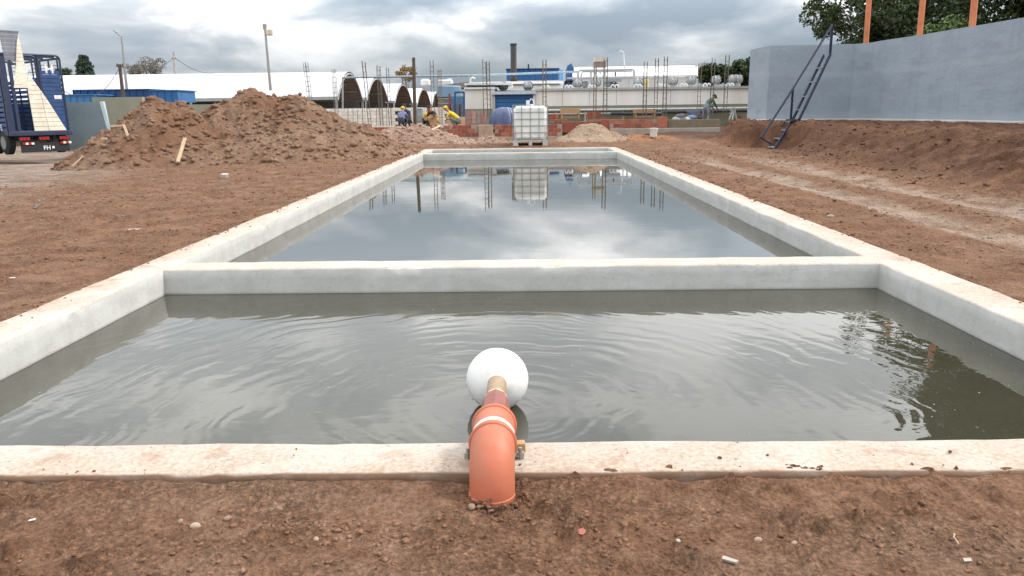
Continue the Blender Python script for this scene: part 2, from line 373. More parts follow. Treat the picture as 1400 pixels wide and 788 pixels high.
# numpy noise
_perm = rng.permutation(256); _perm = np.concatenate([_perm, _perm])
_ga = rng.uniform(0, 2*np.pi, 256); _gx = np.cos(_ga); _gy = np.sin(_ga)
def pn(x, y):
    xi = np.floor(x).astype(int); yi = np.floor(y).astype(int); xf = x-xi; yf = y-yi; xi &= 255; yi &= 255
    u = xf*xf*xf*(xf*(xf*6-15)+10); v = yf*yf*yf*(yf*(yf*6-15)+10)
    def g(ix, iy, dx, dy): h = _perm[_perm[ix & 255]+(iy & 255)]; return _gx[h]*dx+_gy[h]*dy
    a = g(xi, yi, xf, yf); b = g(xi+1, yi, xf-1, yf); c = g(xi, yi+1, xf, yf-1); d = g(xi+1, yi+1, xf-1, yf-1)
    return (a+(b-a)*u)+((c+(d-c)*u)-(a+(b-a)*u))*v
def fbm(x, y, oct=4, gain=.5, lac=2.03):
    s = 0; a = 1
    for i in range(oct): s = s+a*pn(x+i*17.3, y+i*9.1); x = x*lac; y = y*lac; a *= gain
    return s
def pn1(x, y):
    xi = math.floor(x); yi = math.floor(y); xf = x-xi; yf = y-yi
    u = xf*xf*xf*(xf*(xf*6-15)+10); v = yf*yf*yf*(yf*(yf*6-15)+10)
    def g(ix, iy, dx, dy): h = PL[PL[ix & 255]+(iy & 255)]; return GXL[h]*dx+GYL[h]*dy
    a = g(xi, yi, xf, yf); b = g(xi+1, yi, xf-1, yf); c = g(xi, yi+1, xf, yf-1); d = g(xi+1, yi+1, xf-1, yf-1)
    p = a+(b-a)*u; return p+(c+(d-c)*u-p)*v
PL = _perm.tolist(); GXL = _gx.tolist(); GYL = _gy.tolist()
def fbm1(x, y, oct=3):
    s = 0; a = 1
    for i in range(oct): s += a*pn1(x+i*17.3, y+i*9.1); x *= 2.03; y *= 2.03; a *= .5
    return s
def sst(t): t = np.clip(t, 0, 1); return t*t*(3-2*t)

# ================================================================ SETTING
XL, XR = -2.50, 2.47                        # inner faces of the basin
OL, OR_ = -2.75, 2.745
Y0, Y1 = 2.10, 2.325                        # near wall
D0, D1 = 5.22, 5.475                        # divider
E0, E1 = 19.95, 20.15                       # far divider
N0, N1 = 22.15, 22.40                       # end wall
WZ = -.178

TOE = [(3.0, 5.5), (8.7, 5.72), (10.3, 5.80), (13.0, 6.05), (18.0, 6.35), (19.5, 6.9), (21.8, 7.25), (23.2, 6.8), (24.5, 6.1), (26.2, 6.3), (28, 7.0), (30, 8.6), (32, 12), (60, 14)]
_ty = np.array([a for a, b in TOE]); _tx = np.array([b for a, b in TOE])
def gz(x, y):
    x = np.asarray(x, float); y = np.asarray(y, float)
    z = -.03 - .62*sst((-x-3.4)/16)*sst((y-5)/24) + .10*sst((y-22.2)/1.2)*sst((9-np.abs(x))/3)
    z = z - .36*sst((y-26.5)/9)*sst((8-x)/4)
    z = z + .02*fbm(x*.35, y*.35, 3)*sst((np.abs(x)-2.9)/1.5)
    toe = np.interp(y, _ty, _tx)+.35*pn(y*.45+3, y*0+1.7)
    wid = np.interp(y, [0, 8, 18, 23, 26, 60], [4.6, 4.4, 4.0, 2.8, 2.0, 2.0])
    t = (x-toe)/wid
    tt = np.clip(t, 0, 1); bank = .64*(.80*sst(tt*2.7)+.20*tt)
    rough = np.clip(t*5, 0, 1)*np.clip((1.1-t)*5, 0, 1)
    z = z+bank+rough*(.13*fbm(x*.9+5, y*.8, 4, .55)+.20*np.abs(fbm(x*1.2+y*.9, y*1.6-x*.5+4, 4, .6))-.05)+np.clip(t*5, 0, 1)*np.clip((2-t)*3, 0, 1)*.035*fbm(x*6, y*6, 3, .6)
    wn = np.exp(-(((x-6.95)+.75*(y-22.9))/1.15)**4-(((y-22.9)-.75*(x-6.95))/1.7)**4)
    z = z*(1-wn)+wn*(-.20+.03*fbm(x*3, y*3, 3))
    return z
def gdet(x, y):
    a = .012*fbm(x*2.1, y*2.1, 3)+.010*fbm(x*7+3, y*7, 4, .6)+.007*np.abs(fbm(x*21, y*21+5, 3, .6))
    clod = np.clip(fbm(x*11+9, y*11+2, 4, .65)-.12, 0, 1)*.045*(.3+np.clip(fbm(x*1.7+3, y*2.2, 3)*2.2+.5, 0, 1.2))
    z = a+clod
    # rut walls beside the worn wheel tracks
    for c in (4.02, 5.15):
        xx = x+.25*pn(x*.3, y*.25); z = z-.035*np.exp(-((xx-c)/.28)**2)+.03*np.exp(-((np.abs(xx-c)-.45)/.14)**2)*(.4+fbm(x*3, y*1.2, 3))
    return z
def gfull(x, y): return gz(x, y)+gdet(x, y)
def gzs(x, y): return float(gz(np.array([x]), np.array([y]))[0])
def on_ground(px, py, dz=0.0):              # where the line of sight of a photo pixel meets the earth
    d = CB @ np.array([(px-700)/F, -(py-394)/F, -1.0]); lo, hi = .5, 200.0
    ts = np.linspace(.6, 120, 4000)/d[1]; z = CH+d[2]*ts-gz(d[0]*ts, d[1]*ts)-dz
    i = int(np.argmax(z < 0)); t = ts[i]
    return Vector((d[0]*t, d[1]*t, CH+d[2]*t))

def geom_steps(a, b, s0, g):
    o = [a]; s = s0
    while o[-1] < b: o.append(o[-1]+s); s *= g
    o[-1] = b; return o
def make_ground():
    xs = list(np.arange(-1.75, 1.75, .0105))
    for sgn in (-1, 1):
        t = list(np.arange(1.76, 2.70, .05))+list(np.arange(2.70, 7.0, .042))+geom_steps(7.0, 30, .05, 1.035)+geom_steps(31, 900, 1.5, 1.25)
        xs += [sgn*v for v in t]
    xs = np.array(sorted(xs))
    ys = list(np.arange(1.40, 2.16, .0105))+list(np.arange(2.2, 3.3, .09))+list(np.arange(3.3, 12, .042))+geom_steps(12.03, 32, .05, 1.012)+geom_steps(32.5, 2500, .6, 1.2)
    ys = np.array(sorted([-300, -60, -12, -3, 0, .7, 1.1, 1.3]+ys))
    nx, ny = len(xs), len(ys); Xg, Yg = np.meshgrid(xs, ys); x = Xg.ravel(); y = Yg.ravel()
    z = gfull(x, y)
    # soil banked up against the rim: a little higher and crumbly along the outer edge
    ed = np.maximum(np.maximum(OL-x, x-OR_), np.maximum(Y0-y, y-N1)); side = np.maximum(OL-x, x-OR_)
    near = np.exp(-(np.maximum(ed, 0)/.16)**2)
    z = z+np.where(side > -.02, near*(.022+.02*fbm(x*4, y*4, 3)), near*.005*(1+fbm(x*5, y*5, 2)))
    z = z+.016*np.exp(-(np.maximum(Y0-y, 0)/.10)**2)*(np.abs(x) < 2.75)*(y < Y0+.06)
    gap = np.exp(-(np.maximum(Y0-y, 0)/.013)**2)*(y <= Y0+.01)*(np.abs(x) < 2.75)
    dpipe = np.hypot(x+.075, y-2.02); z = z-.022*np.exp(-(dpipe/.10)**2)
    z = z-gap*.025*(.5+np.clip(fbm(x*3, y*0+2, 3)*2, -.3, 1))
    z = np.where((Yg.ravel() > 60), -.45, z)
    V = np.stack([x, y, z], 1)
    cx = (xs[:-1]+xs[1:])/2; cy = (ys[:-1]+ys[1:])/2; CX, CY = np.meshgrid(cx, cy)
    keep = ~((CX > OL+.06) & (CX < OR_-.06) & (CY > Y0+.05) & (CY < N1-.06))
    o = grid_obj('ground', V, nx, ny, keep.ravel(), ground_material()); o['kind'] = 'structure'
make_ground()

# ---- concrete basin: one continuous casting, split into its walls
def make_basin():
    conc = concrete_material()
    def fine(a, b, st): n = max(1, int(round((b-a)/st))); return list(np.linspace(a, b, n+1))
    B = .013
    def around(edges, st):
        o = []
        for a, b in zip(edges[:-1], edges[1:]):
            if b-a > .1: o += [a]+fine(a+B, b-B, st)+[b]
            else: o += [a, b]
        return sorted(set(np.round(o, 5)))
    xs = np.array(around([OL, XL, XR, OR_], .06)); ys = np.array(around([Y0, Y1, D0, D1, E0, E1, N0, N1], .07))
    def lab(cx, cy):
        if not (OL < cx < OR_ and Y0 < cy < N1): return None
        if cy < Y1: return 'near_wall'
        if cx < XL or cx > XR: return 'side_wall_l' if cx < 0 else 'side_wall_r'
        if D0 < cy < D1: return 'divider_wall'
        if E0 < cy < E1: return 'far_divider_wall'
        if cy > N0: return 'end_wall'
        return None
    cells = {}
    for j in range(len(ys)-1):
        for i in range(len(xs)-1):
            l = lab((xs[i]+xs[i+1])/2, (ys[j]+ys[j+1])/2)
            if l: cells[(i, j)] = l
    zl = [0, -.013, -.07, -.125, -.17, -.24, -.45]
    def edge_dist_v(i, j):                  # is plan vertex on the outline?
        ns = [(i-1, j-1), (i, j-1), (i-1, j), (i, j)]; k = sum(c in cells for c in ns); return k
    def warp(x, y, z):
        wx = .007*pn1(y*2.2+z*3, x*.7+3.1)+.003*pn1(y*9., x*2+z*14)
        wy = .007*pn1(x*2.2+8, y*.7+z*3)+.003*pn1(x*9.+4, y*2+z*14)
        return (x+wx, y+wy)
    parts = {}
    def vid(pt, key, co):
        d = parts.setdefault(pt, ({}, [], []));
        if key not in d[0]: d[0][key] = len(d[1]); d[1].append(co)
        return d[0][key]
    tops = {}
    def top_co(i, j):
        if (i, j) in tops: return tops[(i, j)]
        x, y = float(xs[i]), float(ys[j]); k = edge_dist_v(i, j); wx, wy = warp(x, y, 0)
        z = .006*fbm1(x*2.3, y*1.6)+.0015*pn1(x*14., y*14.)
        if k < 4:
            ch = max(0, fbm1(x*6+2, y*6+1, 2)-.28)*.05
            z -= .004+ch
            # pull the arris in a touch
        tops[(i, j)] = (wx, wy, z); return tops[(i, j)]
    for (i, j), l in cells.items():
        d = [vid(l, ('t', a, b), top_co(a, b)) for a, b in ((i, j), (i+1, j), (i+1, j+1), (i, j+1))]
        parts[l][2].append(tuple(d))
        for (ni, nj), (a, b) in (((i-1, j), ((i, j+1), (i, j))), ((i+1, j), ((i+1, j), (i+1, j+1))), ((i, j-1), ((i, j), (i+1, j))), ((i, j+1), ((i+1, j+1), (i, j+1)))):
            if (ni, nj) in cells: continue
            ring = []
            for q, zz in enumerate(zl):
                row = []
                for (vi, vj) in (a, b):
                    if q == 0: row.append(vid(l, ('t', vi, vj), top_co(vi, vj)))
                    else:
                        x, y = float(xs[vi]), float(ys[vj]); wx, wy = warp(x, y, zz)
                        ox, oy = ni-i, nj-j
                        # corners: push out along both open directions
                        k = 0
                        cx = cy = 0
                        for (ci, cj) in ((vi-1, vj-1), (vi, vj-1), (vi-1, vj), (vi, vj)):
                            if (ci, cj) not in cells: cx += 1 if ci == vi else -1; cy += 1 if cj == vj else -1; k += 1
                        s = .005
                        wx += s*np.sign(cx); wy += s*np.sign(cy)
                        row.append(vid(l, ('s', vi, vj, q, int(np.sign(cx)), int(np.sign(cy))), (wx, wy, zz)))
                ring.append(row)
            for q in range(len(zl)-1): parts[l][2].append((ring[q][0], ring[q+1][0], ring[q+1][1], ring[q][1]))
    root = thing('concrete_basin', (0, 12, -.45), 'long pale concrete basin with earth-stained rim, divided by low cross walls', 'basin')
    for l, (_, v, f) in parts.items():
        mb = MB(); mb.add([Vector(p) for p in v], f)
        nm = 'side_wall' if l.startswith('side') else l
        o = mb.build(nm, conc, root); o.data.shade_smooth(); o.data.set_sharp_from_angle(angle=R(60))
make_basin()

BALL = P(680, 518.5, 3.10)
wm1 = water_material('murky_water_rippled', (BALL.x, BALL.y, WZ), 1.0); wm2 = water_material('murky_water_calm', None, .42)
def water(name, x0, x1, y0, y1, m):
    mb = MB(); nx = 30; ny = max(4, int((y1-y0)/.3))
    vs = [(x0+(x1-x0)*i/nx, y0+(y1-y0)*j/ny, WZ) for j in range(ny+1) for i in range(nx+1)]
    mb.add(vs, [(j*(nx+1)+i, j*(nx+1)+i+1, (j+1)*(nx+1)+i+1, (j+1)*(nx+1)+i) for j in range(ny) for i in range(nx)])
    o = mb.build(name, m, None, True); o['kind'] = 'structure'
water('water', XL-.03, XR+.03, Y1-.03, D0+.03, wm1)
water('water', XL-.03, XR+.03, D1-.03, E0+.03, wm2)
water('water', XL-.03, XR+.03, E1-.03, N0+.03, wm2)
# ================================================================ FOREGROUND: inlet pipe with float
ORANGE = mat('orange_pvc', (.52, .150, .080), .52, .14, 7, .0004, 60, spec=.4, dirt=(.40, .20, .125), dirt_amt=.45)
def ring_path(c, d, r, h, n=40):            # short cylinder round axis d
    return [Vector(c)-Vector(d)*h/2, Vector(c)+Vector(d)*h/2]
def make_inlet():
    bx = P(673, 640, 2.05).x
    root = thing('inlet_pipe', (bx, 2.025, -.03), 'orange plastic elbow pipe rising from the earth over the near basin wall', 'pipe')
    r = .0655; cy, rad, zb = 2.026, .090, -.005
    axis_end = Vector((BALL.x, BALL.y, BALL.z))
    pts = [(bx, cy, -.16), (bx, cy, -.06), (bx, cy, zb)]
    for k in range(1, 15):
        a = math.pi/2*k/14; pts.append((bx, cy+rad-rad*math.cos(a), zb+rad*math.sin(a)))
    e = Vector(pts[-1]); pts.append(tuple(e+Vector((0, .02, 0))))
    MB().tube(pts, r, 40).build('elbow', ORANGE, root, True)
    ax = (axis_end-e); ax.z *= .35; ax.x *= .3; ax.normalize()
    # spigot collar at the ground
    MB().tube([(bx, cy, -.10), (bx, cy, -.036), (bx, cy, -.030), (bx, cy, -.022), (bx, cy, -.020)], [r*1.02, r*1.02, r*1.045, r*1.03, r*.99], 40).build('ground_socket', ORANGE, root, True)
    # thick rolled lip of the elbow's socket
    c0 = e+ax*.006
    mb = MB()
    def lip(c, rr, w, out='elbow_lip'):
        n = 9; p = []; q = []
        for k in range(n): a = math.pi*k/(n-1); p.append(c+ax*(-w/2*math.cos(a))); q.append(rr+w*.42*math.sin(a))
        return MB().tube(p, q, 44).build(out, ORANGE, root, True)
    lip(c0, r*1.01, .016)
    MB().tube([c0, c0+ax*.075, c0+ax*.150], [r*1.0, r*1.0, r*1.0], 40).build('coupling', ORANGE, root, True)
    MB().tube([c0+ax*.030, c0+ax*.034, c0+ax*.052, c0+ax*.056], [r*1.005, r*1.022, r*1.022, r*1.005], 40, False).build('white_band', mat('white_tape', (.75, .72, .66), .4, .1, 30), root, True)
    lip(c0+ax*.158, r*1.0, .015, 'coupling_lip')
    MB().tube([c0+ax*.150, c0+ax*.166, c0+ax*.168], [r*.99, r*.98, r*.80], 40).build('end_face', mat('grey_seal', (.35, .31, .27), .6), root, True)
    # reducer and brass nipple down to the ball
    s0 = c0+ax*.165; dirn = (axis_end-s0).normalized(); L = (axis_end-s0).length-.13
    MB().tube([s0, s0+dirn*.03], [r*.62, r*.60], 28).build('seal', mat('grey_seal', (.35, .31, .27), .6), root, True)
    MB().tube([s0+dirn*.06, s0+dirn*.066, s0+dirn*.26, s0+dirn*.37, s0+dirn*.375], [.044, .051, .051, .045, .040], 8).build('reducer', mat('maroon_fitting', (.27, .085, .065), .5, .2, 20), root, False)
    MB().tube([s0+dirn*.02, s0+dirn*.09], [.038, .038], 20).build('nipple', mat('maroon_fitting', (.27, .085, .065), .5), root, True)
    MB().tube([s0+dirn*.372, s0+dirn*.387, s0+dirn*.40], [.0405, .0425, .0405], 24).build('thread_tape', mat('ptfe_tape', (.72, .58, .40), .6, .3, 60), root, True)
    MB().tube([s0+dirn*.395, s0+dirn*(L+.03)], [.039, .039], 24).build('brass_nipple', mat('aged_brass', (.38, .25, .14), .45, .25, 30, metal=.35), root, True)
    # bracket nuts and a timber wedge on the rim
    for sx in (-1, 1):
        MB().tube([(bx+sx*(r+.016), 2.205, -.004), (bx+sx*(r+.016), 2.205, .020)], .0125, 6).build('anchor_nut', mat('galvanised', (.38, .36, .33), .45, .3, 30, metal=.7), root)
        MB().tube([(bx+sx*(r+.016), 2.205, .015), (bx+sx*(r+.016), 2.205, .034)], .006, 8).build('bolt', mat('galvanised', (.38, .36, .33)), root)
    MB().bar((bx-r-.02, 2.205, .010), (bx+r+.02, 2.205, .010), .02, .006).build('strap_foot', mat('galvanised', (.38, .36, .33)), root)
    MB().box((bx+r+.008, 2.262, .012), (.045, .032, .030), Matrix.Rotation(.12, 3, 'Z')).build('timber_wedge', mat('fresh_pine', (.44, .28, .14), .7, .2, 25), root, bevel=.002)
    b = thing('float_ball', (BALL.x, BALL.y, BALL.z-.13), 'white round float ball on the water at the end of the orange pipe', 'float ball')
    wmat = mat('white_float_plastic', (.80, .79, .76), .48, .06, 11, .0012, 40, dirt=(.50, .43, .33), dirt_amt=.40)
    MB().sphere(BALL, .132, 56, 36).build('ball', wmat, b, True)
    rr = Matrix.Rotation(1.1, 3, 'X') @ Matrix.Rotation(.5, 3, 'Y'); MB().tube([BALL+rr @ Vector((.1322*math.cos(a), .1322*math.sin(a), 0)) for a in np.linspace(0, 2*math.pi, 73)], .0011, 6, False).build('mould_seam', wmat, b, True)
    MB().tube([BALL-dirn*.134, BALL-dirn*.122], [.041, .045], 28).build('boss', wmat, b, True)
make_inlet()

def specks():
    n = 90; x = rng.uniform(-2.3, 2.4, n); y = 2.5+rng.uniform(0, 1, n)**.8*2.6; x[:35] = 1.5+rng.uniform(0, .95, 35); y[:35] = 2.9+rng.uniform(0, 2.1, 35)
    z = np.full(n, WZ+.0008); sz = rng.uniform(.0018, .0048, n); v, f = ico(1); V = (v[None]*np.array([1, 1, .25])*sz[:, None, None]+np.stack([x, y, z], 1)[:, None, :]).reshape(-1, 3)
    o = soup('floating_specks', V, (f[None]+(np.arange(n)*len(v))[:, None, None]).reshape(-1, 3), mat('pale_flotsam', (.50, .47, .40), .8, .4, 30)); tag(o, 'tiny pale specks floating on the near water', 'flotsam', kind='stuff')
# ---- loose earth, stones and litter
ICO_V = None
def ico(sub=1):
    bm = bmesh.new(); bmesh.ops.create_icosphere(bm, subdivisions=sub, radius=1); v = np.array([p.co[:] for p in bm.verts]); f = np.array([[q.index for q in p.verts] for p in bm.faces]); bm.free(); return v, f
def scatter_mesh(name, C, S, material, sub=1, jit=.35, flat=.75, smooth=True, parent=None):
    v, f = ico(sub); n = len(C)
    ang = rng.uniform(0, 2*np.pi, (n, 2)); Vs = np.repeat(v[None], n, 0)*(1+rng.uniform(-jit, jit, (n, len(v), 1)))
    ca, sa = np.cos(ang[:, 0])[:, None], np.sin(ang[:, 0])[:, None]
    st = rng.uniform(.7, 1.35, (n, 1))
    x = Vs[..., 0]*st; y = Vs[..., 1]/st; z = Vs[..., 2]*flat
    V = np.stack([x*ca-y*sa, x*sa+y*ca, z], -1)*S[:, None, None]+C[:, None, :]
    Fc = (f[None]+(np.arange(n)*len(v))[:, None, None]).reshape(-1, 3)
    return soup(name, V.reshape(-1, 3), Fc, material, parent, smooth=smooth)
def make_clods():
    earth = ground_material('clod_earth', .10)
    x = []; y = []; s = []
    n = 16000                                # near strip
    a = rng.uniform(-1.5, 1.5, n); b = 2.09-rng.power(1.6, n)*0-rng.uniform(0, 1, n)**1.3*.55
    den = fbm(a*2.2+4, b*3.5, 3); k = den+rng.uniform(-.5, .5, n) > .02
    x.append(a[k]); y.append(b[k]); s.append(.0013+.0085*rng.power(.12, k.sum()))
    n = 1600; a = rng.uniform(-2.6, 2.6, n); b = 2.092-np.abs(rng.normal(0, .03, n)); x.append(a); y.append(b); s.append(.002+.008*rng.power(.2, n))
    for sgn, lim in ((-1, OL), (1, OR_)):    # both sides of the basin
        n = 26000; b = 3.4+rng.power(.55, n)*18; a = np.abs(lim)+rng.power(.7, n)*(3.2 if sgn > 0 else 4.5)*(.5+b/22)
        den = fbm(a*1.2+sgn*7, b*.9, 3); k = (den+rng.uniform(-.5, .5, n) > .0)
        x.append(sgn*a[k]); y.append(b[k]); s.append((.0025+.016*rng.power(.09, k.sum()))*(.6+b[k]/14))
    n = 150; aa = rng.uniform(0, 6.28, n); rr = .070+np.abs(rng.normal(0, .025, n)); x.append(-.073+rr*np.cos(aa)); y.append(np.minimum(2.026+rr*np.sin(aa), 2.085)); s.append(.003+.007*rng.power(.3, n))
    n = 5000; b = 7+rng.uniform(0, 1, n)*19; a = np.interp(b, _ty, _tx)+rng.power(1.0, n)*3.2-.4; x.append(a); y.append(b); s.append((.006+.05*rng.power(.07, n)))
    x = np.concatenate(x); y = np.concatenate(y); s = np.concatenate(s)
    z = gfull(x, y)+s*.15
    side = (np.abs(x) > 2.74); z = z+np.where(side, .02*np.exp(-((np.abs(x)-2.75)/.16)**2), 0)
    o = scatter_mesh('loose_earth', np.stack([x, y, z], 1), s, earth, 1, .45, .65, False); tag(o, 'small loose clods of brown earth scattered round the basin', 'earth clods', kind='stuff')
    n = 2600; y = 6.5+rng.uniform(0, 1, n)*8; x = -5.0-(y-6.5)*.45-rng.normal(.6, .9, n); k = (x < -4.2) & (fbm(x*.9, y*.9+5, 3)+rng.uniform(-.3, .3, n) > 0); x = x[k]; y = y[k]; s = .004+.022*rng.power(.18, len(x))
    o = scatter_mesh('loose_gravel', np.stack([x, y, gfull(x, y)+s*.2], 1), s, mat('grey_gravel', (.27, .235, .205), .9, .45, 30), 1, .4, .65, False); tag(o, 'grey gravel strewn over the earth at the left picture edge', 'gravel', kind='stuff')
    # crumbs lying on the rim
    x = []; y = []
    for sgn, lim in ((-1, 2.75), (1, 2.745)):
        n = 700; b = 2.2+rng.power(.8, n)*19.5; a = lim-np.abs(rng.normal(0, .055, n)); k = (fbm(a*0+3*sgn, b*1.6, 3)+rng.uniform(-.4, .4, n) > .02) & (a > 2.52)
        x.append(sgn*a[k]); y.append(b[k])
    n = 60; x.append(rng.uniform(-2.4, 2.4, n)); y.append(2.11+rng.uniform(0, 1, n)**1.8*.2)
    x = np.concatenate(x); y = np.concatenate(y); s = (.0016+.006*rng.power(.2, len(x)))*(.8+y/12)
    o = scatter_mesh('rim_crumbs', np.stack([x, y, .002+s*.3], 1), s, earth); tag(o, 'earth crumbs lying on the concrete rim of the basin', 'earth crumbs', kind='stuff')
make_clods()
specks()

def stone(px, py, rad, c, label, seed, flat=.7, cat='stone', name='stone', stretch=1.0):
    p = on_ground(px, py); v, f = ico(3); r = np.random.default_rng(seed)
    d = 1+.16*fbm(v[:, 0]*1.6+seed, v[:, 1]*1.6+v[:, 2], 3)
    V = v*d[:, None]*rad*np.array([1.2*stretch, .9, flat]); a = r.uniform(0, 6)
    V = np.stack([V[:, 0]*math.cos(a)-V[:, 1]*math.sin(a), V[:, 0]*math.sin(a)+V[:, 1]*math.cos(a), V[:, 2]], 1)
    z = float(gfull(np.array([p.x]), np.array([p.y]))[0])
    base = np.array([p.x, p.y, z+rad*flat*.3])
    o = soup(name, V+base, f, mat('stone_%d' % seed, c, .9, .25, 60, .002, 90), None, tuple(base), True)
    tag(o, label, cat)
stone(268, 727, .0125, (.40, .30, .22), 'pale rounded stone on the bare earth left of the pipe', 1)
stone(247, 717, .008, (.28, .19, .13), 'small brown stone just above the pale rounded stone', 2)
stone(312, 714, .010, (.27, .17, .12), 'earth-coloured stone right of the pale rounded stone', 3)
stone(382, 699, .011, (.22, .14, .10), 'brown earth lump midway between pale stone and pipe', 4)
stone(645, 697, .012, (.25, .16, .115), 'brown stone at the left foot of the orange pipe', 5)
stone(1036, 749, .009, (.36, .25, .18), 'tan pebble in the crumbly earth right of the red shard', 6)
stone(1085, 757, .008, (.33, .23, .17), 'rightmost tan pebble in the crumbly earth at lower right', 7)
stone(927, 745, .006, (.45, .40, .35), 'tiny pale pebble right of the red shard', 8)
stone(433, 745, .008, (.35, .25, .18), 'small tan stone at the bottom, left of the pipe', 9)
stone(1135, 298, .03, (.35, .28, .22), 'pale clod beside the wheel track on the right', 10)
def shard(name, px, py, pts, th, c, label, cat, rz=0, tilt=.15, rough=.5):
    p = on_ground(px, py); z = float(gfull(np.array([p.x]), np.array([p.y]))[0])+.004
    m = Matrix.Translation((p.x, p.y, z)) @ Matrix.Rotation(rz, 4, 'Z') @ Matrix.Rotation(tilt, 4, 'X')
    q = [m @ Vector((a, b, 0)) for a, b in pts]
    o = MB().poly(q, m.to_3x3() @ Vector((0, 0, th))).build(name, mat(name+'_mat', c, rough, .2, 40), None, origin=(p.x, p.y, z)); tag(o, label, cat)
shard('plastic_shard', 795, 742, [(-.011, -.004), (-.004, -.009), (.007, -.007), (.012, .001), (.006, .009), (-.007, .008)], .004, (.34, .10, .065), 'curved red plastic shard lying on the near earth', 'shard', .4, .5)
shard('mortar_chip', 997, 777, [(-.021, -.004), (.016, -.008), (.021, .0), (-.015, .007)], .006, (.42, .37, .32), 'flat pale mortar chip at the bottom edge', 'chip', -.35, .2)
shard('plastic_scrap', 1321, 778, [(-.012, -.004), (.008, -.006), (.012, .004), (-.008, .006)], .002, (.38, .33, .29), 'small pale plastic scrap at the lower right corner', 'scrap', .2, .2)
shard('paper_scrap', 45, 719, [(-.010, -.002), (.006, -.004), (.010, .001), (-.004, .003)], .002, (.68, .64, .60), 'tiny white paper scrap on the earth at far left', 'scrap', .6, .3)
shard('plaster_lump', 308, 243, [(-.07, -.03), (.02, -.05), (.07, -.01), (.05, .04), (-.04, .05)], .06, (.48, .43, .38), 'pale plaster lump on the earth before the big heap', 'lump', .1, .2, .9)
shard('paper_sheet', 181, 315, [(-.07, -.035), (.05, -.04), (.08, .02), (-.03, .04)], .004, (.36, .29, .23), 'flattened pale paper on the earth left of the basin', 'paper', .2, .05, .9)
shard('paper_piece', 17, 382, [(-.022, -.006), (.018, -.01), (.02, .005), (-.01, .008)], .003, (.62, .58, .52), 'tiny pale scrap on the earth at the left picture edge', 'scrap', .2, .1, .9)
def straw():
    p = on_ground(1306, 747); z = float(gfull(np.array([p.x]), np.array([p.y]))[0])+.006
    pts = [(p.x+a, p.y+b, z+c) for a, b, c in ((-.006, -.022, 0), (-.004, -.008, .003), (-.006, .002, .005), (.002, .012, .006), (.004, .021, .004), (.009, .018, .002))]
    tag(MB().tube(pts, .0014, 6).build('straw', mat('straw', (.55, .44, .28), .7), None, origin=(p.x, p.y, z)), 'bent pale straw on the earth at lower right', 'straw')
straw()

# ================================================================ EARTH HEAPS
def heap(name, humps, ext, step, material, label, amp=.2, nscale=1.0, clods=0, crange=(.02, .09), cmat=None, slope=.62, sink=.12):
    x0, x1, y0, y1 = ext; xs = np.arange(x0, x1, step); ys = np.arange(y0, y1, step); nx, ny = len(xs), len(ys)
    X, Y = np.meshgrid(xs, ys); x = X.ravel(); y = Y.ravel()
    wx = x+.35*fbm(x*.8, y*.8+3, 3); wy = y+.35*fbm(x*.8+9, y*.8, 3)
    H = np.full(len(x), -9.)
    for (p, sl, rd) in humps:
        d = np.sqrt((wx-p[0])**2+(wy-p[1])**2); h = p[2]-sl*(np.sqrt(d*d+rd*rd)-rd); H = np.where(H > h, H+.25*np.clip(h-H+.25, 0, .5)**2, h+.25*np.clip(H-h+.25, 0, .5)**2)
    g = gz(x, y); above = np.clip((H-g)/.5, 0, 1)
    H = H+above*amp*(fbm(x*1.1*nscale+2, y*1.1*nscale, 4, .55)+.6*np.abs(fbm(x*2.7*nscale, y*2.7*nscale+7, 4, .6))-.2)+above*.045*fbm(x*6, y*6, 4, .6)
    # run-out gullies
    keepv = H > g-sink
    V = np.stack([x, y, np.maximum(H, g-sink)], 1)
    kc = keepv.reshape(ny, nx); keep = kc[:-1, :-1] | kc[1:, :-1] | kc[:-1, 1:] | kc[1:, 1:]
    org = (float(humps[0][0][0]), float(humps[0][0][1]), gzs(humps[0][0][0], humps[0][0][1]))
    o = grid_obj(name, V, nx, ny, keep.ravel(), material, None, True, org); tag(o, label, 'earth heap')
    if clods:
        idx = np.where(H > g-.03)[0]; w = rng.uniform(0, 1, len(idx)); idx = rng.choice(idx, clods)
        s = crange[0]+(crange[1]-crange[0])*rng.power(.09, clods)
        C = V[idx]+rng.uniform(-step/2, step/2, (clods, 3))*np.array([1, 1, .2])+np.array([0, 0, 1])*s[:, None]*.2
        c = scatter_mesh('clods', C-np.array(org), s, cmat or material, 1, .4, .8, False, o); c['kind'] = 'stuff'
    return o
HEAPC = soil('heap_clods', (.125, .072, .046), (.215, .132, .088), (.31, .21, .15), (.175, .095, .058), .12)
HEAP = soil('heap_earth', (.125, .070, .044), (.235, .144, .094), (.345, .238, .165), (.185, .094, .054))
hA = P(215, 136, 19.2); hB = P(352, 124, 20.6); hC = P(402, 134, 20.3); hD = P(455, 160, 20.2); hE = P(500, 184, 20.6); hF = P(176, 162, 18.8); hG = P(292, 172, 19.4); hH = P(118, 208, 17.6)
heap('earth_heap', [(hB, .60, .3), (hA, .76, .3), (hC, .62, .3), (hD, .5, .3), (hE, .45, .3), (hF, .80, .2), (hG, .5, .3)], (-14, -2.6, 14, 26), .05, HEAP,
     'large double-humped heap of brown earth left of the basin', .21, 1.1, 14000, (.008, .085), HEAPC)
RUB = soil('rubble_earth', (.17, .095, .068), (.31, .20, .145), (.47, .35, .27), (.30, .19, .155))
hs = [(P(540, 176, 25.2), .5, .3), (P(575, 172, 25.5), .5, .35), (P(600, 182, 25.0), .5, .3), (P(505, 186, 24.6), .45, .25), (P(625, 188, 24.4), .4, .25)]
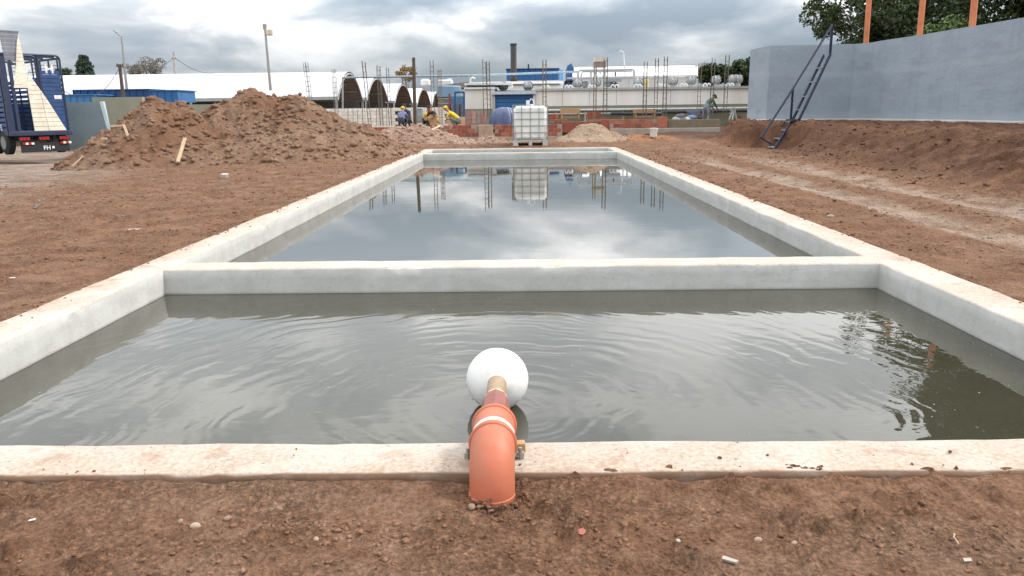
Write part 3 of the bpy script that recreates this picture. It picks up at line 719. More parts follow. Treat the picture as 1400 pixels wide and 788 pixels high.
heap('rubble_heap', hs, (-7.2, -1.1, 22.95, 26.5), .04, RUB, 'low heap of pinkish brick rubble and earth behind the basin end', .16, 1.6, 2600, (.012, .085), soil('rubble_bits', (.20, .11, .085), (.36, .24, .19), (.52, .41, .34), None, .1))
heap('spoil_heap', [(P(668, 186, 25.0), .4, .3), (P(640, 190, 24.2), .4, .2), (P(690, 190, 25.2), .4, .25)], (-2.6, .4, 23.3, 26.4), .04, RUB, 'low tan spoil heap just left of the caged white tank', .12, 1.5, 700, (.01, .05))
heap('straw_heap', [(P(808, 168, 25.6), .62, .2), (P(790, 178, 25.4), .55, .2), (P(832, 180, 25.7), .5, .2)], (.9, 4.4, 23.4, 27.0), .035, soil('sandy_earth', (.19, .125, .085), (.33, .235, .165), (.48, .37, .27)), 'pointed heap of sandy soil just right of the caged white tank', .10, 1.6, 900, (.008, .04))
heap('clay_heap', [(P(870, 183, 26.0), .3, .2), (P(905, 186, 26.2), .25, .3)], (2.9, 6.6, 24.2, 27.2), .05, soil('orange_clay', (.17, .075, .035), (.30, .145, .075), (.40, .22, .125)), 'low spread of orange clay before the red brick wall', .06, 1.6, 400, (.01, .04))

def plank(name, a, b, w, t, material, label, cat, up=(0, -1, .3)):
    o = MB().bar(a, b, w, t, up).build(name, material, None, origin=tuple(a), bevel=.003); tag(o, label, cat); return o
PINE = mat('weathered_pine', (.52, .38, .25), .8, .25, 14, .001, 60)
GREYWOOD = mat('grey_timber', (.33, .24, .17), .85, .25, 12)
plank('timber_board', P(243, 222, 16.75), P(253, 189, 17.35), .075, .03, PINE, 'pale timber board leaning on the front of the big earth heap', 'board')
plank('timber_stick', P(150, 173, 17.75), P(169, 172, 17.95), .05, .025, GREYWOOD, 'upper grey timber stick lying flat on the left of the heap', 'stick')
plank('timber_stick', P(169, 171, 17.9), P(175, 186, 17.5), .05, .025, PINE, 'short upright stick leaning on the left of the heap', 'stick')
plank('timber_stick', P(138, 190, 17.0), P(147, 190, 17.1), .05, .025, GREYWOOD, 'lower short stick low on the left of the heap', 'stick')
plank('timber_stick', P(98, 228, 15.6), P(112, 215, 16.4), .05, .02, GREYWOOD, 'thin twig at the heap foot near the truck', 'stick')
plank('timber_stick', P(590, 178, 24.2), P(602, 172, 24.7), .06, .03, PINE, 'pale stick on top of the brick rubble heap', 'stick')

# ================================================================ CAGED WATER TANK
def make_ibc():
    a = P(701.5, 199, 22.95); b = P(749, 198.4, 22.95); x0, x1 = a.x, b.x; zb = a.z; y0 = 22.95; y1 = 24.15; zt = P(725, 144, 22.95).z
    root = thing('caged_tank', ((x0+x1)/2, (y0+y1)/2, zb), 'white plastic tank in a grey wire cage on a pallet behind the basin', 'tank')
    gal = mat('cage_steel', (.34, .35, .35), .45, .2, 20, metal=.6); pw = mat('tank_plastic', (.82, .815, .775), .42, .10, 3.0, .004, 4, dirt=(.62, .60, .52), dirt_amt=.35)
    mb = MB(); mb.bbox(x0+.03, x1-.03, y0+.03, y1-.03, zb+.16, zt-.02)
    mb.build('bladder', pw, root, True, bevel=.07)
    cap = MB().tube([((x0+x1)/2, (y0+y1)/2, zt-.03), ((x0+x1)/2, (y0+y1)/2, zt+.03)], .11, 20).build('cap', pw, root, True)
    z0 = zb+.15
    for k, zz in enumerate(np.linspace(z0+.02, zt, 6)):
        for (p, q) in (((x0, y0), (x1, y0)), ((x1, y0), (x1, y1)), ((x1, y1), (x0, y1)), ((x0, y1), (x0, y0))):
            MB().tube([(*p, zz), (*q, zz)], .012, 6).build('cage_bar', gal, root)
    for t in np.linspace(0, 1, 5):
        for yy in (y0-.006, y1+.006):
            xx = x0+(x1-x0)*t; MB().tube([(xx, yy, z0), (xx, yy, zt)], .011, 6).build('cage_bar', gal, root)
    for t in np.linspace(.17, .83, 5):
        for xx in (x0-.006, x1+.006): yy = y0+(y1-y0)*t; MB().tube([(xx, yy, z0), (xx, yy, zt)], .011, 6).build('cage_bar', gal, root)
    pal = mat('pallet_grey', (.50, .50, .48), .6, .2, 8)
    MB().bbox(x0, x1, y0, y1, zb+.11, zb+.148).build('pallet_deck', pal, root)
    for t, w in ((.075, .15), (.5, .10), (.925, .15)):
        cx = x0+(x1-x0)*t
        MB().bbox(cx-w/2, cx+w/2, y0+.004, y1-.004, zb-.05, zb+.109).build('pallet_runner', pal, root)
    # hose fitting resting on top
    t = thing('hose_box', P(724, 142, 23.1), 'small white fitting with bent pipe on top of the caged tank', 'fitting'); o = Vector(t.location); o.z = zt+.012; t.location = o; ORI[t.name] = o.copy()
    MB().box(o+Vector((-.05, 0, .06)), (.10, .08, .12)).build('body', pw, t, bevel=.012)
    MB().tube([o+Vector((.0, 0, .10)), o+Vector((.04, 0, .17)), o+Vector((.09, 0, .15)), o+Vector((.14, 0, .01))], .014, 8).build('bent_pipe', mat('pipe_white', (.7, .7, .68), .5), t, True)
make_ibc()

# ================================================================ GREY RESERVOIR WALL, STAIR, POSTS
TOPZ, BASEZ = 3.05, .60
PLAN = [(8.16, 28.4), (8.30, 26.62), (9.7, 26.56), (11.0, 26.4), (11.28, 26.0), (11.42, 24.6), (11.62, 23.2), (11.76, 21.2), (11.88, 19.2), (11.95, 16), (12.0, 12.5), (12.0, 8.0)]
def make_wall():
    paint = wall_paint(); root = thing('reservoir_wall', (10.5, 24, BASEZ), 'tall grey-blue rendered reservoir wall above the earth bank', 'wall')
    pts = [PLAN[0]]
    for a, b in zip(PLAN[:-1], PLAN[1:]):
        n = max(1, int(math.dist(a, b)/.35))
        for k in range(1, n+1): pts.append((a[0]+(b[0]-a[0])*k/n, a[1]+(b[1]-a[1])*k/n))
    def offset(d):
        o = []
        for i, p in enumerate(pts):
            q0 = pts[max(i-1, 0)]; q1 = pts[min(i+1, len(pts)-1)]; tx, ty = q1[0]-q0[0], q1[1]-q0[1]; l = math.hypot(tx, ty); o.append((p[0]-ty/l*d, p[1]+tx/l*d))
        return o
    back = offset(.28); zs = [BASEZ-.5]+list(np.linspace(BASEZ, TOPZ, 8)); n = len(pts)
    mb = MB(); vs = []
    for z in zs: vs += [(p[0]+.012*pn1(p[1]*1.3+p[0], z*1.1), p[1]+.012*pn1(p[0]*1.3+4, z*1.1), z+(0.010*pn1(p[1]*.8, p[0]) if z == TOPZ else 0)) for p in pts]
    m = len(vs); vs += [(p[0], p[1], TOPZ) for p in back]+[(p[0], p[1], zs[0]) for p in back]
    fs = [(j*n+i, j*n+i+1, (j+1)*n+i+1, (j+1)*n+i) for j in range(len(zs)-1) for i in range(n-1)]
    L = (len(zs)-1)*n
    fs += [(L+i, L+i+1, m+i+1, m+i) for i in range(n-1)]+[(m+i, m+i+1, m+n+i+1, m+n+i) for i in range(n-1)]
    mb.add(vs, fs); o = mb.build('wall_face', paint, root); o.data.shade_smooth(); o.data.set_sharp_from_angle(angle=R(40))
    # end return
    MB().poly([(8.17, 28.41, BASEZ-.5), (11.2, 31.5, BASEZ-.5), (11.4, 31.3, BASEZ-.5), (8.5, 28.38, BASEZ-.5)], (0, 0, TOPZ-BASEZ+.49)).build('return_wall', paint, root)
    # pale footing ledge
    f = offset(-.22); vs = []; fs = []
    for z in (BASEZ-.25, BASEZ+.05): vs += [(p[0], p[1], z) for p in f]
    vs += [(p[0], p[1], BASEZ+.075) for p in offset(-.003)]
    fs = [(j*n+i, j*n+i+1, (j+1)*n+i+1, (j+1)*n+i) for j in range(2) for i in range(n-1)]+[(0, n, 2*n)]
    MB().add(vs, fs).build('footing', mat('pale_footing', (.50, .50, .49), .85, .15, 2.5, .003, 20, dirt=(.30, .19, .13), dirt_amt=.4), root)
make_wall()
def make_stair():
    blue = mat('dark_blue_steel', (.016, .024, .050), .55, .25, 8, spec=.25); tread = mat('worn_tread', (.30, .32, .33), .5, .3, 10, metal=.3)
    base = P(1052, 204, 22.7)
    root = thing('steel_stair', base, 'steep dark blue steel stair with handrail against the grey wall', 'stair')
    # near stringers; the far ones and the handrail stand .6 m behind
    u0, u1 = P(1092.5, 164, 23.7), P(1135.5, 74, 25.2); l0, l1 = P(1058, 205, 22.7), P(1081, 168, 23.5)
    q = P(1084, 163.5, 24.25); sh = Vector((q.x-u0.x, q.y-u0.y, 0))
    for off in (Vector((0,0,0)), sh):
        MB().bar(u0+off, u1+off, .045, .085).build('stringer', blue, root); MB().bar(l0+off, l1+off, .045, .085).build('stringer', blue, root)
    run = (u1-u0); run.z = 0; run.normalize()
    for a, b, ts in ((u0, u1, (.14, .34, .56, .78)), (l0, l1, (.06, .38, .70))):
        for t in ts:
            c = a+(b-a)*t; w = run*.10
            MB().poly([c-w, c+w, c+sh+w, c+sh-w], (0, 0, .035)).build('tread', tread, root)
    lz = u0.z; b = Vector((u0.x, u0.y, lz-.02)); a = b-run*.52
    MB().poly([a, b, b+sh, a+sh], (0, 0, .04)).build('landing', blue, root)
    for c in (b-run*.03, b+sh-run*.03, a+run*.25):
        MB().bar((c.x, c.y, lz-.80), (c.x, c.y, lz-.02), .055).build('landing_leg', blue, root)
    h0 = P(1040.5, 189, 23.2); h1 = P(1084, 121.5, 24.25); h2 = P(1138, 34, 25.7)
    MB().tube([h0, h1, h2], .032, 8).build('handrail', blue, root)
    MB().bar((h1.x, h1.y, h1.z), (h1.x, h1.y, P(1083, 163, 24.25).z), .055).build('handrail_post', blue, root)
    MB().bar((h2.x, h2.y, h2.z+.02), (h2.x, h2.y, P(1137, 77, 25.7).z), .065).build('handrail_post', blue, root)
    MB().bar(h0, P(1054, 197, 23.2), .035).build('handrail_foot', blue, root)
    MB().bar(u1, (h2.x, h2.y, P(1137, 74, 25.7).z), .06).build('top_plate', blue, root)
    c = thing('concrete_block', P(1087, 180, 24.1), 'grey concrete block under the landing of the blue stair', 'block')
    p = P(1082, 182, 24.1); q = P(1092, 163, 24.1); MB().bbox(p.x, q.x+.1, 24.05, 24.5, p.z-.3, q.z-.06).build('block', mat('grey_block', (.33, .36, .38), .85), c, bevel=.01)
make_stair()
def orange_post(px0, py0, px1, py1, Yd, label):
    a = P(px0, py0, Yd); b = P(px1, py1, Yd); d = (b-a); b = a+d*(2.6/max(d.z, .1)); a = Vector((a.x, a.y, TOPZ-.9))
    o = MB().tube([a, b], .085, 14).build('orange_pipe_post', mat('orange_steel', (.60, .20, .085), .5, .2, 3, dirt=(.30, .11, .06), dirt_amt=.35), None, True, origin=a); tag(o, label, 'post', 'orange posts behind the grey wall')
orange_post(1184.5, 60, 1188.5, 0, 27.2, 'orange upright pipe behind the grey wall, nearest the blue stair')
orange_post(1257.5, 49, 1262, 0, 24.4, 'middle one of the three orange upright pipes above the wall')
orange_post(1330.5, 37, 1333.5, 0, 21.6, 'rightmost orange upright pipe above the grey wall')
# ================================================================ LIVESTOCK TRUCK
def text_mesh(txt, size, name, material, parent, loc, rot, ext=.004):
    cu = bpy.data.curves.new('t', 'FONT'); cu.body = txt; cu.size = size; cu.extrude = ext; cu.align_x = 'CENTER'; cu.align_y = 'CENTER'; cu.offset = size*.018
    o = bpy.data.objects.new('t', cu); COL.objects.link(o); dg = bpy.context.evaluated_depsgraph_get(); dg.update()
    me = bpy.data.meshes.new_from_object(o.evaluated_get(dg)); bpy.data.objects.remove(o)
    me.materials.clear(); me.materials.append(material); me.name = name
    q = bpy.data.objects.new(name, me); link(q, parent); q.location = loc; q.rotation_euler = rot; return q
def make_truck():
    th = 52; p0 = P(19, 213, 32.0)
    W = 2.32; HT = 4.02; LN = 5.6
    root = thing('livestock_truck', (p0.x, p0.y, p0.z), 'dark blue slat-sided livestock truck with white loading doors open at the back', 'truck', None, R(th))
    blue = mat('truck_blue', (.030, .075, .20), .42, .25, 3, dirt=(.08, .075, .085), dirt_amt=.4); dk = mat('truck_dark', (.018, .02, .026), .6, .3, 4)
    navy = mat('truck_frame', (.030, .042, .085), .45, .25, 4); wht = mat('cream_boards', (.78, .73, .60), .6, .15, 3, dirt=(.56, .49, .37), dirt_amt=.45); gry = mat('grey_boards', (.20, .205, .24), .6, .2, 3)
    def B(nm, x0, x1, y0, y1, z0, z1, m, par=root, bev=0): return MB().bbox(x0, x1, y0, y1, z0, z1).build(nm, m, par, bevel=bev)
    dz = .80
    B('deck', 0, W, .12, LN, dz, dz+.14, navy); B('rear_bumper_beam', -.03, W+.06, -.10, .118, dz-.02, dz+.16, navy, bev=.02)
    for x in (.75, 1.45): B('chassis_rail', x, x+.10, .15, LN+2.2, dz-.26, dz-.002, dk)
    # side slats
    for x in (0.0, W-.05):
        for k in range(11):
            z = dz+.16+k*.205; B('side_slat', x, x+.05, .14, LN, z, z+.135, blue)
        for k in range(7):
            y = .14+k*(LN-.22)/6; B('side_post', x-.045, x-.002, y, y+.08, dz, HT-.12, navy)
        B('side_rail', x-.02, x+.07, .14, LN, HT-.10, HT-.02, navy)
    for k in range(11): z = dz+.16+k*.205; B('front_slat', .06, W-.06, LN-.05, LN, z, z+.17, blue)
    for k in range(5): B('roof_bow', .0, W, .6+k*1.15, .68+k*1.15, HT-.02, HT+.05, navy)
    # rear frame
    B('rear_post', -.02, .20, -.02, .10, dz+.17, HT-.08, navy); B('rear_post', .30, .42, -.02, .08, dz+.17, HT-.2, navy)
    def hoop(xa, xb, zt, r=.16, w=.045):
        pts = [(xa, .03, dz+.16), (xa, .03, zt)]
        pts = [(xb, .03, dz+.16), (xb, .03, zt-r)]+[(xb-r+r*math.cos(a), .03, zt-r+r*math.sin(a)) for a in np.linspace(.2, math.pi/2, 5)]+[(xa, .03, zt)]
        MB().tube(pts, w, 8).build('rear_hoop', navy, root, True)
    hoop(.05, W-.03, HT+.05); hoop(.45, 1.33, HT+.0)
    MB().tube([(1.42, .03, dz+.16), (1.42, .03, HT+.02)], .05, 8).build('rear_upright', navy, root)
    # blue slatted leaf on the right with ribs
    for k in range(15):
        z = dz+.18+k*.165; B('leaf_slat', 1.48, W-.08, .035, .075, z, z+.150, blue)
    for k in range(5): z = 3.10-k*.165; B('leaf_slat', .95, 1.36, .05, .085, z-.1, z+.05, blue)
    B('leaf_backing', 1.48, W-.08, .080, .095, dz+.17, 3.26, blue)
    # name boards with the letters
    for z in (3.36, 3.52, 3.66): B('letter_rail', .46, W-.08, .046, .062, z-.012, z+.012, navy)
    wp = mat('white_lettering', (.78, .78, .76), .5, .08, 10)
    text_mesh('F', .50, 'letter', wp, root, (1.02, .038, 3.50), (math.pi/2, 0, 0)); text_mesh('H', .50, 'letter', wp, root, (1.84, .038, 3.50), (math.pi/2, 0, 0))
    B('number_plate', 1.88, 2.18, .018, .030, 2.28, 2.44, mat('plate_white', (.7, .7, .68), .5), bev=.004)
    # white loading door, a tall tapering leaf of boards
    def clip_board(poly, z0, z1, y, t, m, nm):
        def cut(ps, zc, up):
            o = []
            for i in range(len(ps)):
                a, b = ps[i], ps[(i+1) % len(ps)]; ia = (a[1] >= zc) == up or a[1] == zc; ib = (b[1] >= zc) == up or b[1] == zc
                if ia: o.append(a)
                if ia != ib: k = (zc-a[1])/(b[1]-a[1]); o.append((a[0]+(b[0]-a[0])*k, zc))
            return o
        q = cut(poly, z0, True)
        if len(q) >= 3: q = cut(q, z1, False)
        if len(q) < 3: return
        MB().poly([(a, y, b) for a, b in q], (0, t, 0)).build(nm, m, root)
    lower = [(.92, dz+.18), (2.17, dz+.18), (1.55, 2.30), (1.00, 3.30), (.88, 2.85)]
    for k in range(14): clip_board(lower, dz+.18+k*.185, dz+.18+k*.185+.172, -.035, .045, wht, 'door_board')
    MB().bar((1.50, -.045, dz+.2), (1.38, -.045, 2.6), .035, .02, (0, 1, 0)).build('door_stile', wht, root)
    upg = [(.20, 3.75), (.15, 4.92), (.84, 4.92), (.60, 3.75)]
    for k in range(8): clip_board(upg, 3.70+k*.16, 3.70+k*.16+.148, -.02, .04, gry, 'raised_board')
    upw = [(.36, 2.72), (.92, 2.72), (.87, 4.0), (.82, 4.78), (.74, 4.62), (.56, 3.6)]
    for k in range(14): clip_board(upw, 2.70+k*.155, 2.70+k*.155+.145, -.075, .04, wht, 'raised_board')
    B('raised_rail', .13, .86, -.03, .02, 4.92, 4.97, gry)
    # lamps, reflectors, flap
    red = mat('tail_lamp_red', (.45, .02, .015), .25, .1, 10); refw = mat('reflector_white', (.75, .74, .7), .4, .1, 10)
    for x in (.25, 1.0, 1.80):
        o = B('lamp_box', x, x+.42, -.09, -.03, dz-.22, dz-.06, dk)
        for q in (0.03, .16, .29): B('tail_lamp', x+q, x+q+.10, -.108, -.092, dz-.19, dz-.09, red, o)
    for x in (.38, 1.85):
        for q in range(4): B('reflector_stripe', x+q*.11, x+q*.11+.105, -.06, -.045, dz-.38, dz-.29, red if q % 2 == 0 else refw)
    fl = B('mud_flap', .30, W-.12, -.02, -.004, .10, dz-.30, mat('black_rubber', (.025, .026, .028), .8, .2, 8))
    text_mesh('FH', .24, 'flap_lettering', wp, root, (1.30, -.026, .26), (math.pi/2, 0, 0))
    MB().tube([(1.55, -.026, .28), (1.55, -.022, .28)], .055, 14).build('flap_emblem', wp, root)
    text_mesh('E', .34, 'side_lettering', wp, root, (-.052, .75, 1.12), (math.pi/2, 0, -math.pi/2))
    for y in (.85, 2.1, LN+1.2):
        for x in (-.02, W-.30):
            w = thing_wheel(root, x, y)
    # cab, ahead of the body and out of view
    mb = MB(); y0 = LN+.25
    mb.poly([(.05, y0, .55), (.05, y0, 2.75), (.05, y0+1.25, 2.75), (.05, y0+1.85, 1.75), (.05, y0+1.95, .55)], (W-.1, 0, 0)); mb.build('cab', blue, root, bevel=.04)
    MB().poly([(.045, y0+.5, 1.75), (.045, y0+.5, 2.5), (.045, y0+1.15, 2.5), (.045, y0+1.55, 1.75)], (-.012, 0, 0)).build('side_window', mat('cab_glass', (.03, .035, .04), .08), root)
    MB().poly([(.2, y0+1.30, 2.66), (W-.2, y0+1.30, 2.66), (W-.2, y0+1.82, 1.80), (.2, y0+1.82, 1.80)], (0, .03, .02)).build('windscreen', mat('cab_glass', (.03, .035, .04), .08), root)
def thing_wheel(root, x, y):
    rub = mat('tyre_rubber', (.02, .02, .021), .85, .2, 10)
    o = MB().tube([(x, y, .50), (x+.05, y, .50), (x+.27, y, .50), (x+.32, y, .50)], [.40, .49, .49, .40], 24).build('tyre', rub, root, True)
    MB().tube([(x-.012, y, .50), (x+.0, y, .50)], .27, 18).build('rim', mat('wheel_rim', (.25, .25, .26), .5, .2, 10, metal=.5), o)
make_truck()

# ================================================================ BUILDING SITE BEHIND THE BASIN
BRM = bpy.data.meshes.new('hollow_brick')
def brick_mesh(l, w, h, name, m):
    mb = MB(); mb.bbox(-l/2, l/2, -w/2, w/2, -h/2, h/2)
    me = bpy.data.meshes.new(name); me.from_pydata(mb.v, [], mb.f); bm = bmesh.new(); bm.from_mesh(me); bmesh.ops.recalc_face_normals(bm, faces=bm.faces); bmesh.ops.bevel(bm, geom=bm.edges[:], offset=min(h, l)*.05, segments=1, affect='EDGES'); bm.to_mesh(me); bm.free(); me.materials.append(m); return me
def lay(root, me, name, x, y, z, rz=0): o = bpy.data.objects.new(name, me); link(o, root); o.location = Vector((x, y, z))-Vector(root.location); o.rotation_euler = (rng.normal(0, .01), rng.normal(0, .01), rz+rng.normal(0, .012)); return o
REDS = [mat('red_clay_a', (.34, .105, .06), .85, .2, 8), mat('red_clay_b', (.40, .14, .085), .85, .2, 8), mat('red_clay_c', (.28, .085, .055), .85, .2, 8)]
BR = [brick_mesh(.325, .18, .178, 'hollow_brick', m) for m in REDS]
MORT = mat('grey_mortar', (.36, .30, .25), .9, .2, 6)
def brick_run(pxa, pxb, ytop, Yd, rows, label, mort=True):
    a = P(pxa, ytop, Yd); b = P(pxb, ytop-(pxb-pxa)*.0125, Yd); zt = a.z; h = .19; L = b.x-a.x
    root = thing('low_brick_wall', ((a.x+b.x)/2, Yd+.1, zt-rows*h), label, 'brick wall', 'red hollow brick footings of the new building')
    for r in range(rows):
        n = int(round(L/.34)); off = 0 if r % 2 else .17
        for k in range(n+1):
            x = a.x+k*.34+off-.0
            if x+.16 > b.x+.05 or x < a.x+.1: continue
            lay(root, BR[rng.integers(0, 3)], 'brick', x, Yd+.1+rng.normal(0, .004), zt-h*r-h/2)
    MB().bbox(a.x+.01, b.x-.01, Yd+.02, Yd+.18, zt-rows*h, zt-.008).build('mortar_joints', MORT, root)
    f = MB().bbox(a.x-.1, b.x+.1, Yd-.08, Yd+.3, zt-rows*h-.22, zt-rows*h-.004).build('footing', mat('site_concrete', (.36, .32, .27), .9, .2, 3, .004, 20), root, bevel=.01)
brick_run(478, 603, 174.5, 38.08, 3, 'red hollow brick wall behind the pink rubble heap')
brick_run(606, 653, 171.5, 38.08, 3, 'short red brick wall in front of the worker in yellow')
brick_run(676, 769, 171.0, 38.08, 3, 'red brick wall running behind the caged white tank')
brick_run(834, 900, 163.5, 37.54, 3, 'red brick wall left of the white bucket')
def col_stub(px, py, w, h, Yd, m, label):
    a = P(px, py, Yd); o = MB().bbox(a.x-w/2, a.x+w/2, Yd-.05, Yd+.25, a.z-h, a.z).build('column_stub', m, None, origin=(a.x, Yd, a.z-h), bevel=.015); tag(o, label, 'column stub')
col_stub(664, 171, 0.71, 0.68, 37.94, mat('tan_concrete', (.42, .30, .22), .9, .2, 5, .004, 20), 'tan cast column stub between two red brick walls')
col_stub(906, 160, 0.46, 0.61, 37.40, REDS[1], 'red brick column stub at the rebar cage above the bucket')
col_stub(767, 164, 0.68, 0.75, 38.49, mat('brown_brick', (.25, .11, .075), .9), 'brown brick stub just right of the caged tank')
col_stub(828, 163, 0.41, 0.68, 38.08, REDS[0], 'red stub between the sandy heap and the brick wall')
def beam(pxa, pxb, py, h, Yd, m, label, nm='plinth_beam', d=.3):
    a = P(pxa, py, Yd); b = P(pxb, py, Yd); o = MB().bbox(a.x, b.x, Yd, Yd+d, a.z-h, a.z).build(nm, m, None, origin=((a.x+b.x)/2, Yd, a.z-h), bevel=.012); tag(o, label, 'beam')
beam(913, 985, 164.0, .46, 37.5, mat('olive_plaster', (.21, .165, .11), .9, .2, 4), 'brown plastered plinth beam meeting the earth bank')
beam(835, 985, 176.5, .25, 36.6, mat('site_concrete', (.36, .32, .27)), 'thin concrete strip footing behind the white bucket', 'strip_footing', .4)
beam(768, 836, 167, .52, 38.2, REDS[2], 'dark red brick beam behind the sandy heap')

REB = mat('rebar_steel', (.17, .145, .125), .7, .3, 12, metal=.3); REBR = mat('rebar_rusty', (.22, .15, .105), .8, .3, 12)
def cage_tree(h, w, m):
    r0 = thing('rebar_cage', (0, 0, 0), '', '')
    for sx in (-1, 1):
        for sy in (-1, 1): MB().tube([(sx*w/2, sy*w/2, 0), (sx*w/2+.012*sy, sy*w/2, h*rng.uniform(.965, 1.0))], .0135, 5).build('vertical_bar', m, r0)
    mb = MB(); z = .12
    while z < h-.08:
        for a, b in (((-1,-1),(1,-1)), ((1,-1),(1,1)), ((1,1),(-1,1)), ((-1,1),(-1,-1))): mb.bar((a[0]*w/2*1.15, a[1]*w/2*1.15, z), (b[0]*w/2*1.15, b[1]*w/2*1.15, z+.01), .011)
        z += .25
    mb.build('stirrups', m, r0)['kind'] = 'stuff'; return r0
protos = {}
def rebar(px, ptop, pbot, Yd, label, w=.12, m=None, lean=0.0):
    a = P(px, pbot, Yd); b = P(px, ptop, Yd); h = b.z-a.z; key = (round(h*2.5), w, m)
    if key in protos:
        s = protos[key]; r = s.copy(); COL.objects.link(r)
        for ch in s.children: c = ch.copy(); COL.objects.link(c); c.parent = r
    else: r = cage_tree(round(h*2.5)/2.5, w, m or REB); protos[key] = r
    r.location = a; r.scale = (1, 1, h/(round(h*2.5)/2.5)); r.rotation_euler = (0, lean, rng.uniform(-.3, .3))
    tag(r, label, 'rebar cage', 'rebar column cages of the new building')
for q in [(425, 84, 148, 42.16, 'rebar cage rising behind the right slope of the big heap', 0.16, REB, -.06),
          (461, 94, 172, 42.16, 'pale rebar cage before the nearest arched shed end', 0.15, None, 0),
          (506, 82, 173, 39.44, 'leaning rebar cage in front of the second arched shed', 0.14, REB, -.05),
          (522, 88, 172, 40.12, 'rebar cage left of the pair before the third arched shed', 0.14, REB, -.01),
          (534, 91, 172, 40.80, 'rebar cage just left of the workers in blue', 0.12, REB, -.01),
          (593, 82, 171, 39.44, 'rebar cage between the timber pole and the yellow worker', 0.15, REB, 0),
          (603, 93, 171, 40.80, 'shorter rebar cage just left of the yellow worker', 0.14, REBR, 0),
          (664, 81, 160, 38.22, 'thick dark rebar cage left of the chimney', 0.19, REB, .0),
          (669, 84, 160, 38.49, 'second rebar cage of the close pair left of the chimney', 0.16, REB, -.015),
          (744.5, 81, 150, 38.62, 'rebar cage rising behind the caged white tank', 0.16, REBR, .0),
          (813, 92, 163, 39.44, 'rebar cage under the roof tank, left of two', 0.12, REBR, .0),
          (827, 78, 163, 38.22, 'rebar cage just right of the roof tank', 0.16, REB, .0),
          (881, 84, 158, 38.90, 'rebar cage left of the close pair above the bucket', 0.15, REB, 0),
          (896, 79, 158, 38.90, 'left rebar cage of the close pair above the bucket', 0.15, REB, 0),
          (908, 77, 161, 37.67, 'right rebar cage of the pair, on the red brick stub', 0.15, REB, 0),
          (954.5, 84, 164, 39.44, 'rebar cage just left of the worker in green', 0.14, REBR, 0),
          (972, 78, 164, 39.17, 'rebar cage just right of the worker in green', 0.14, REB, 0),
          (990.5, 75, 164, 38.90, 'rightmost rebar cage, next to the grey wall', 0.16, REB, 0)]: rebar(*q)
# cream block wall
def cream_wall():
    Yd = 45.0; a = P(440, 149, Yd); b = P(608, 147, Yd); zt = a.z; zb = P(440, 176, Yd).z; bw = .38; bh = .19
    root = thing('cream_block_wall', ((a.x+b.x)/2, Yd, zb), 'long cream block wall below the arched sheds', 'wall')
    ms = [brick_mesh(bw-.012, .16, bh-.012, 'cream_block', mat('cream_block_%d' % i, c, .8, .12, 5)) for i, c in enumerate([(.80, .765, .67), (.75, .71, .615), (.83, .80, .72)])]
    x = a.x; gap = (P(541, 150, Yd).x, P(548, 150, Yd).x); r = 0; z = zt
    while z-bh > zb-.05:
        x = a.x+(bw/2 if r % 2 else 0)
        while x < b.x:
            if not (gap[0] < x < gap[1]): lay(root, ms[rng.integers(0, 3)], 'block', x, Yd, z-bh/2)
            x += bw
        z -= bh; r += 1
    MB().bbox(a.x-.14, gap[0]-.16, Yd-.066, Yd+.06, zb-.1, zt-.012).build('mortar_joints', MORT, root); MB().bbox(gap[1]+.02, b.x, Yd-.066, Yd+.06, zb-.1, zt-.012).build('mortar_joints', MORT, root)
cream_wall()
# slender props and rails in front of the cream wall
for i, (px, t) in enumerate([(476, 148), (483, 147), (489, 150), (496, 146), (515, 145), (529, 147)]):
    a = P(px, 172, 42.8); b = P(px-.5, t, 42.8); o = MB().tube([a, b], .016, 5).build('starter_bar', REB, None, origin=a)
    tag(o, '%s thin starter bar from the heap, before the cream block wall' % ['first', 'second', 'third', 'fourth', 'fifth', 'sixth'][i], 'starter bar', 'starter bars before the cream block wall')
def pole(name, pts, r, m, label, cat='pole', arms=None):
    q = [P(*p) for p in pts]; base = q[-1]
    root = thing(name, base, label, cat); MB().tube(q[::-1], r if isinstance(r, list) else [r*.75 if i else r for i in range(len(q))], 8).build('shaft', m, root, True)
    return root
TIM = mat('dark_timber', (.10, .075, .055), .85, .25, 6); GALV = mat('galvanised', (.38, .36, .33)); CONCP = mat('concrete_pole', (.34, .33, .31), .8, .2, 3)
pole('timber_pole', [(565.5, 79, 40), (567.5, 171, 40)], [.095, .08], TIM, 'thick dark timber pole standing beside the workers')
rt = pole('lamp_post', [(166, 50, 50), (171, 100, 50), (176, 145, 50)], [.10, .08, .05], GALV, 'bent street lamp post left of the heap', 'lamp post')
MB().tube([P(166, 50.5, 50), P(163, 48, 50), P(158, 43.5, 50)], .04, 6).build('arm', GALV, rt, True)
MB().bar(P(160, 45, 50), P(156, 42, 50), .16, .07).build('lamp_head', GALV, rt)
rt = pole('utility_pole', [(163.5, 88, 46), (170.5, 152, 46)], [.12, .09], TIM, 'short timber utility pole with cross arm beside the bent lamp', 'utility pole')
MB().bar(P(159.5, 91, 46), P(168, 91, 46), .08, .07).build('cross_arm', TIM, rt)
for px in (160, 167.5): MB().tube([P(px, 90.5, 46), P(px, 87, 46)], .04, 6).build('insulator', mat('insulator_brown', (.15, .08, .05), .4), rt)
rt = pole('utility_pole', [(237.5, 71, 62), (242, 132, 62)], [.14, .09], CONCP, 'grey concrete utility pole with wires above the white shed', 'utility pole')
MB().bar(P(235.5, 80, 62), P(240, 80, 62), .1, .1).build('cross_arm', TIM, rt)
rt = pole('flood_pole', [(362, 36, 44), (370, 124, 44)], [.085, .055], GALV, 'tall leaning flood light pole rising behind the big heap', 'light pole')
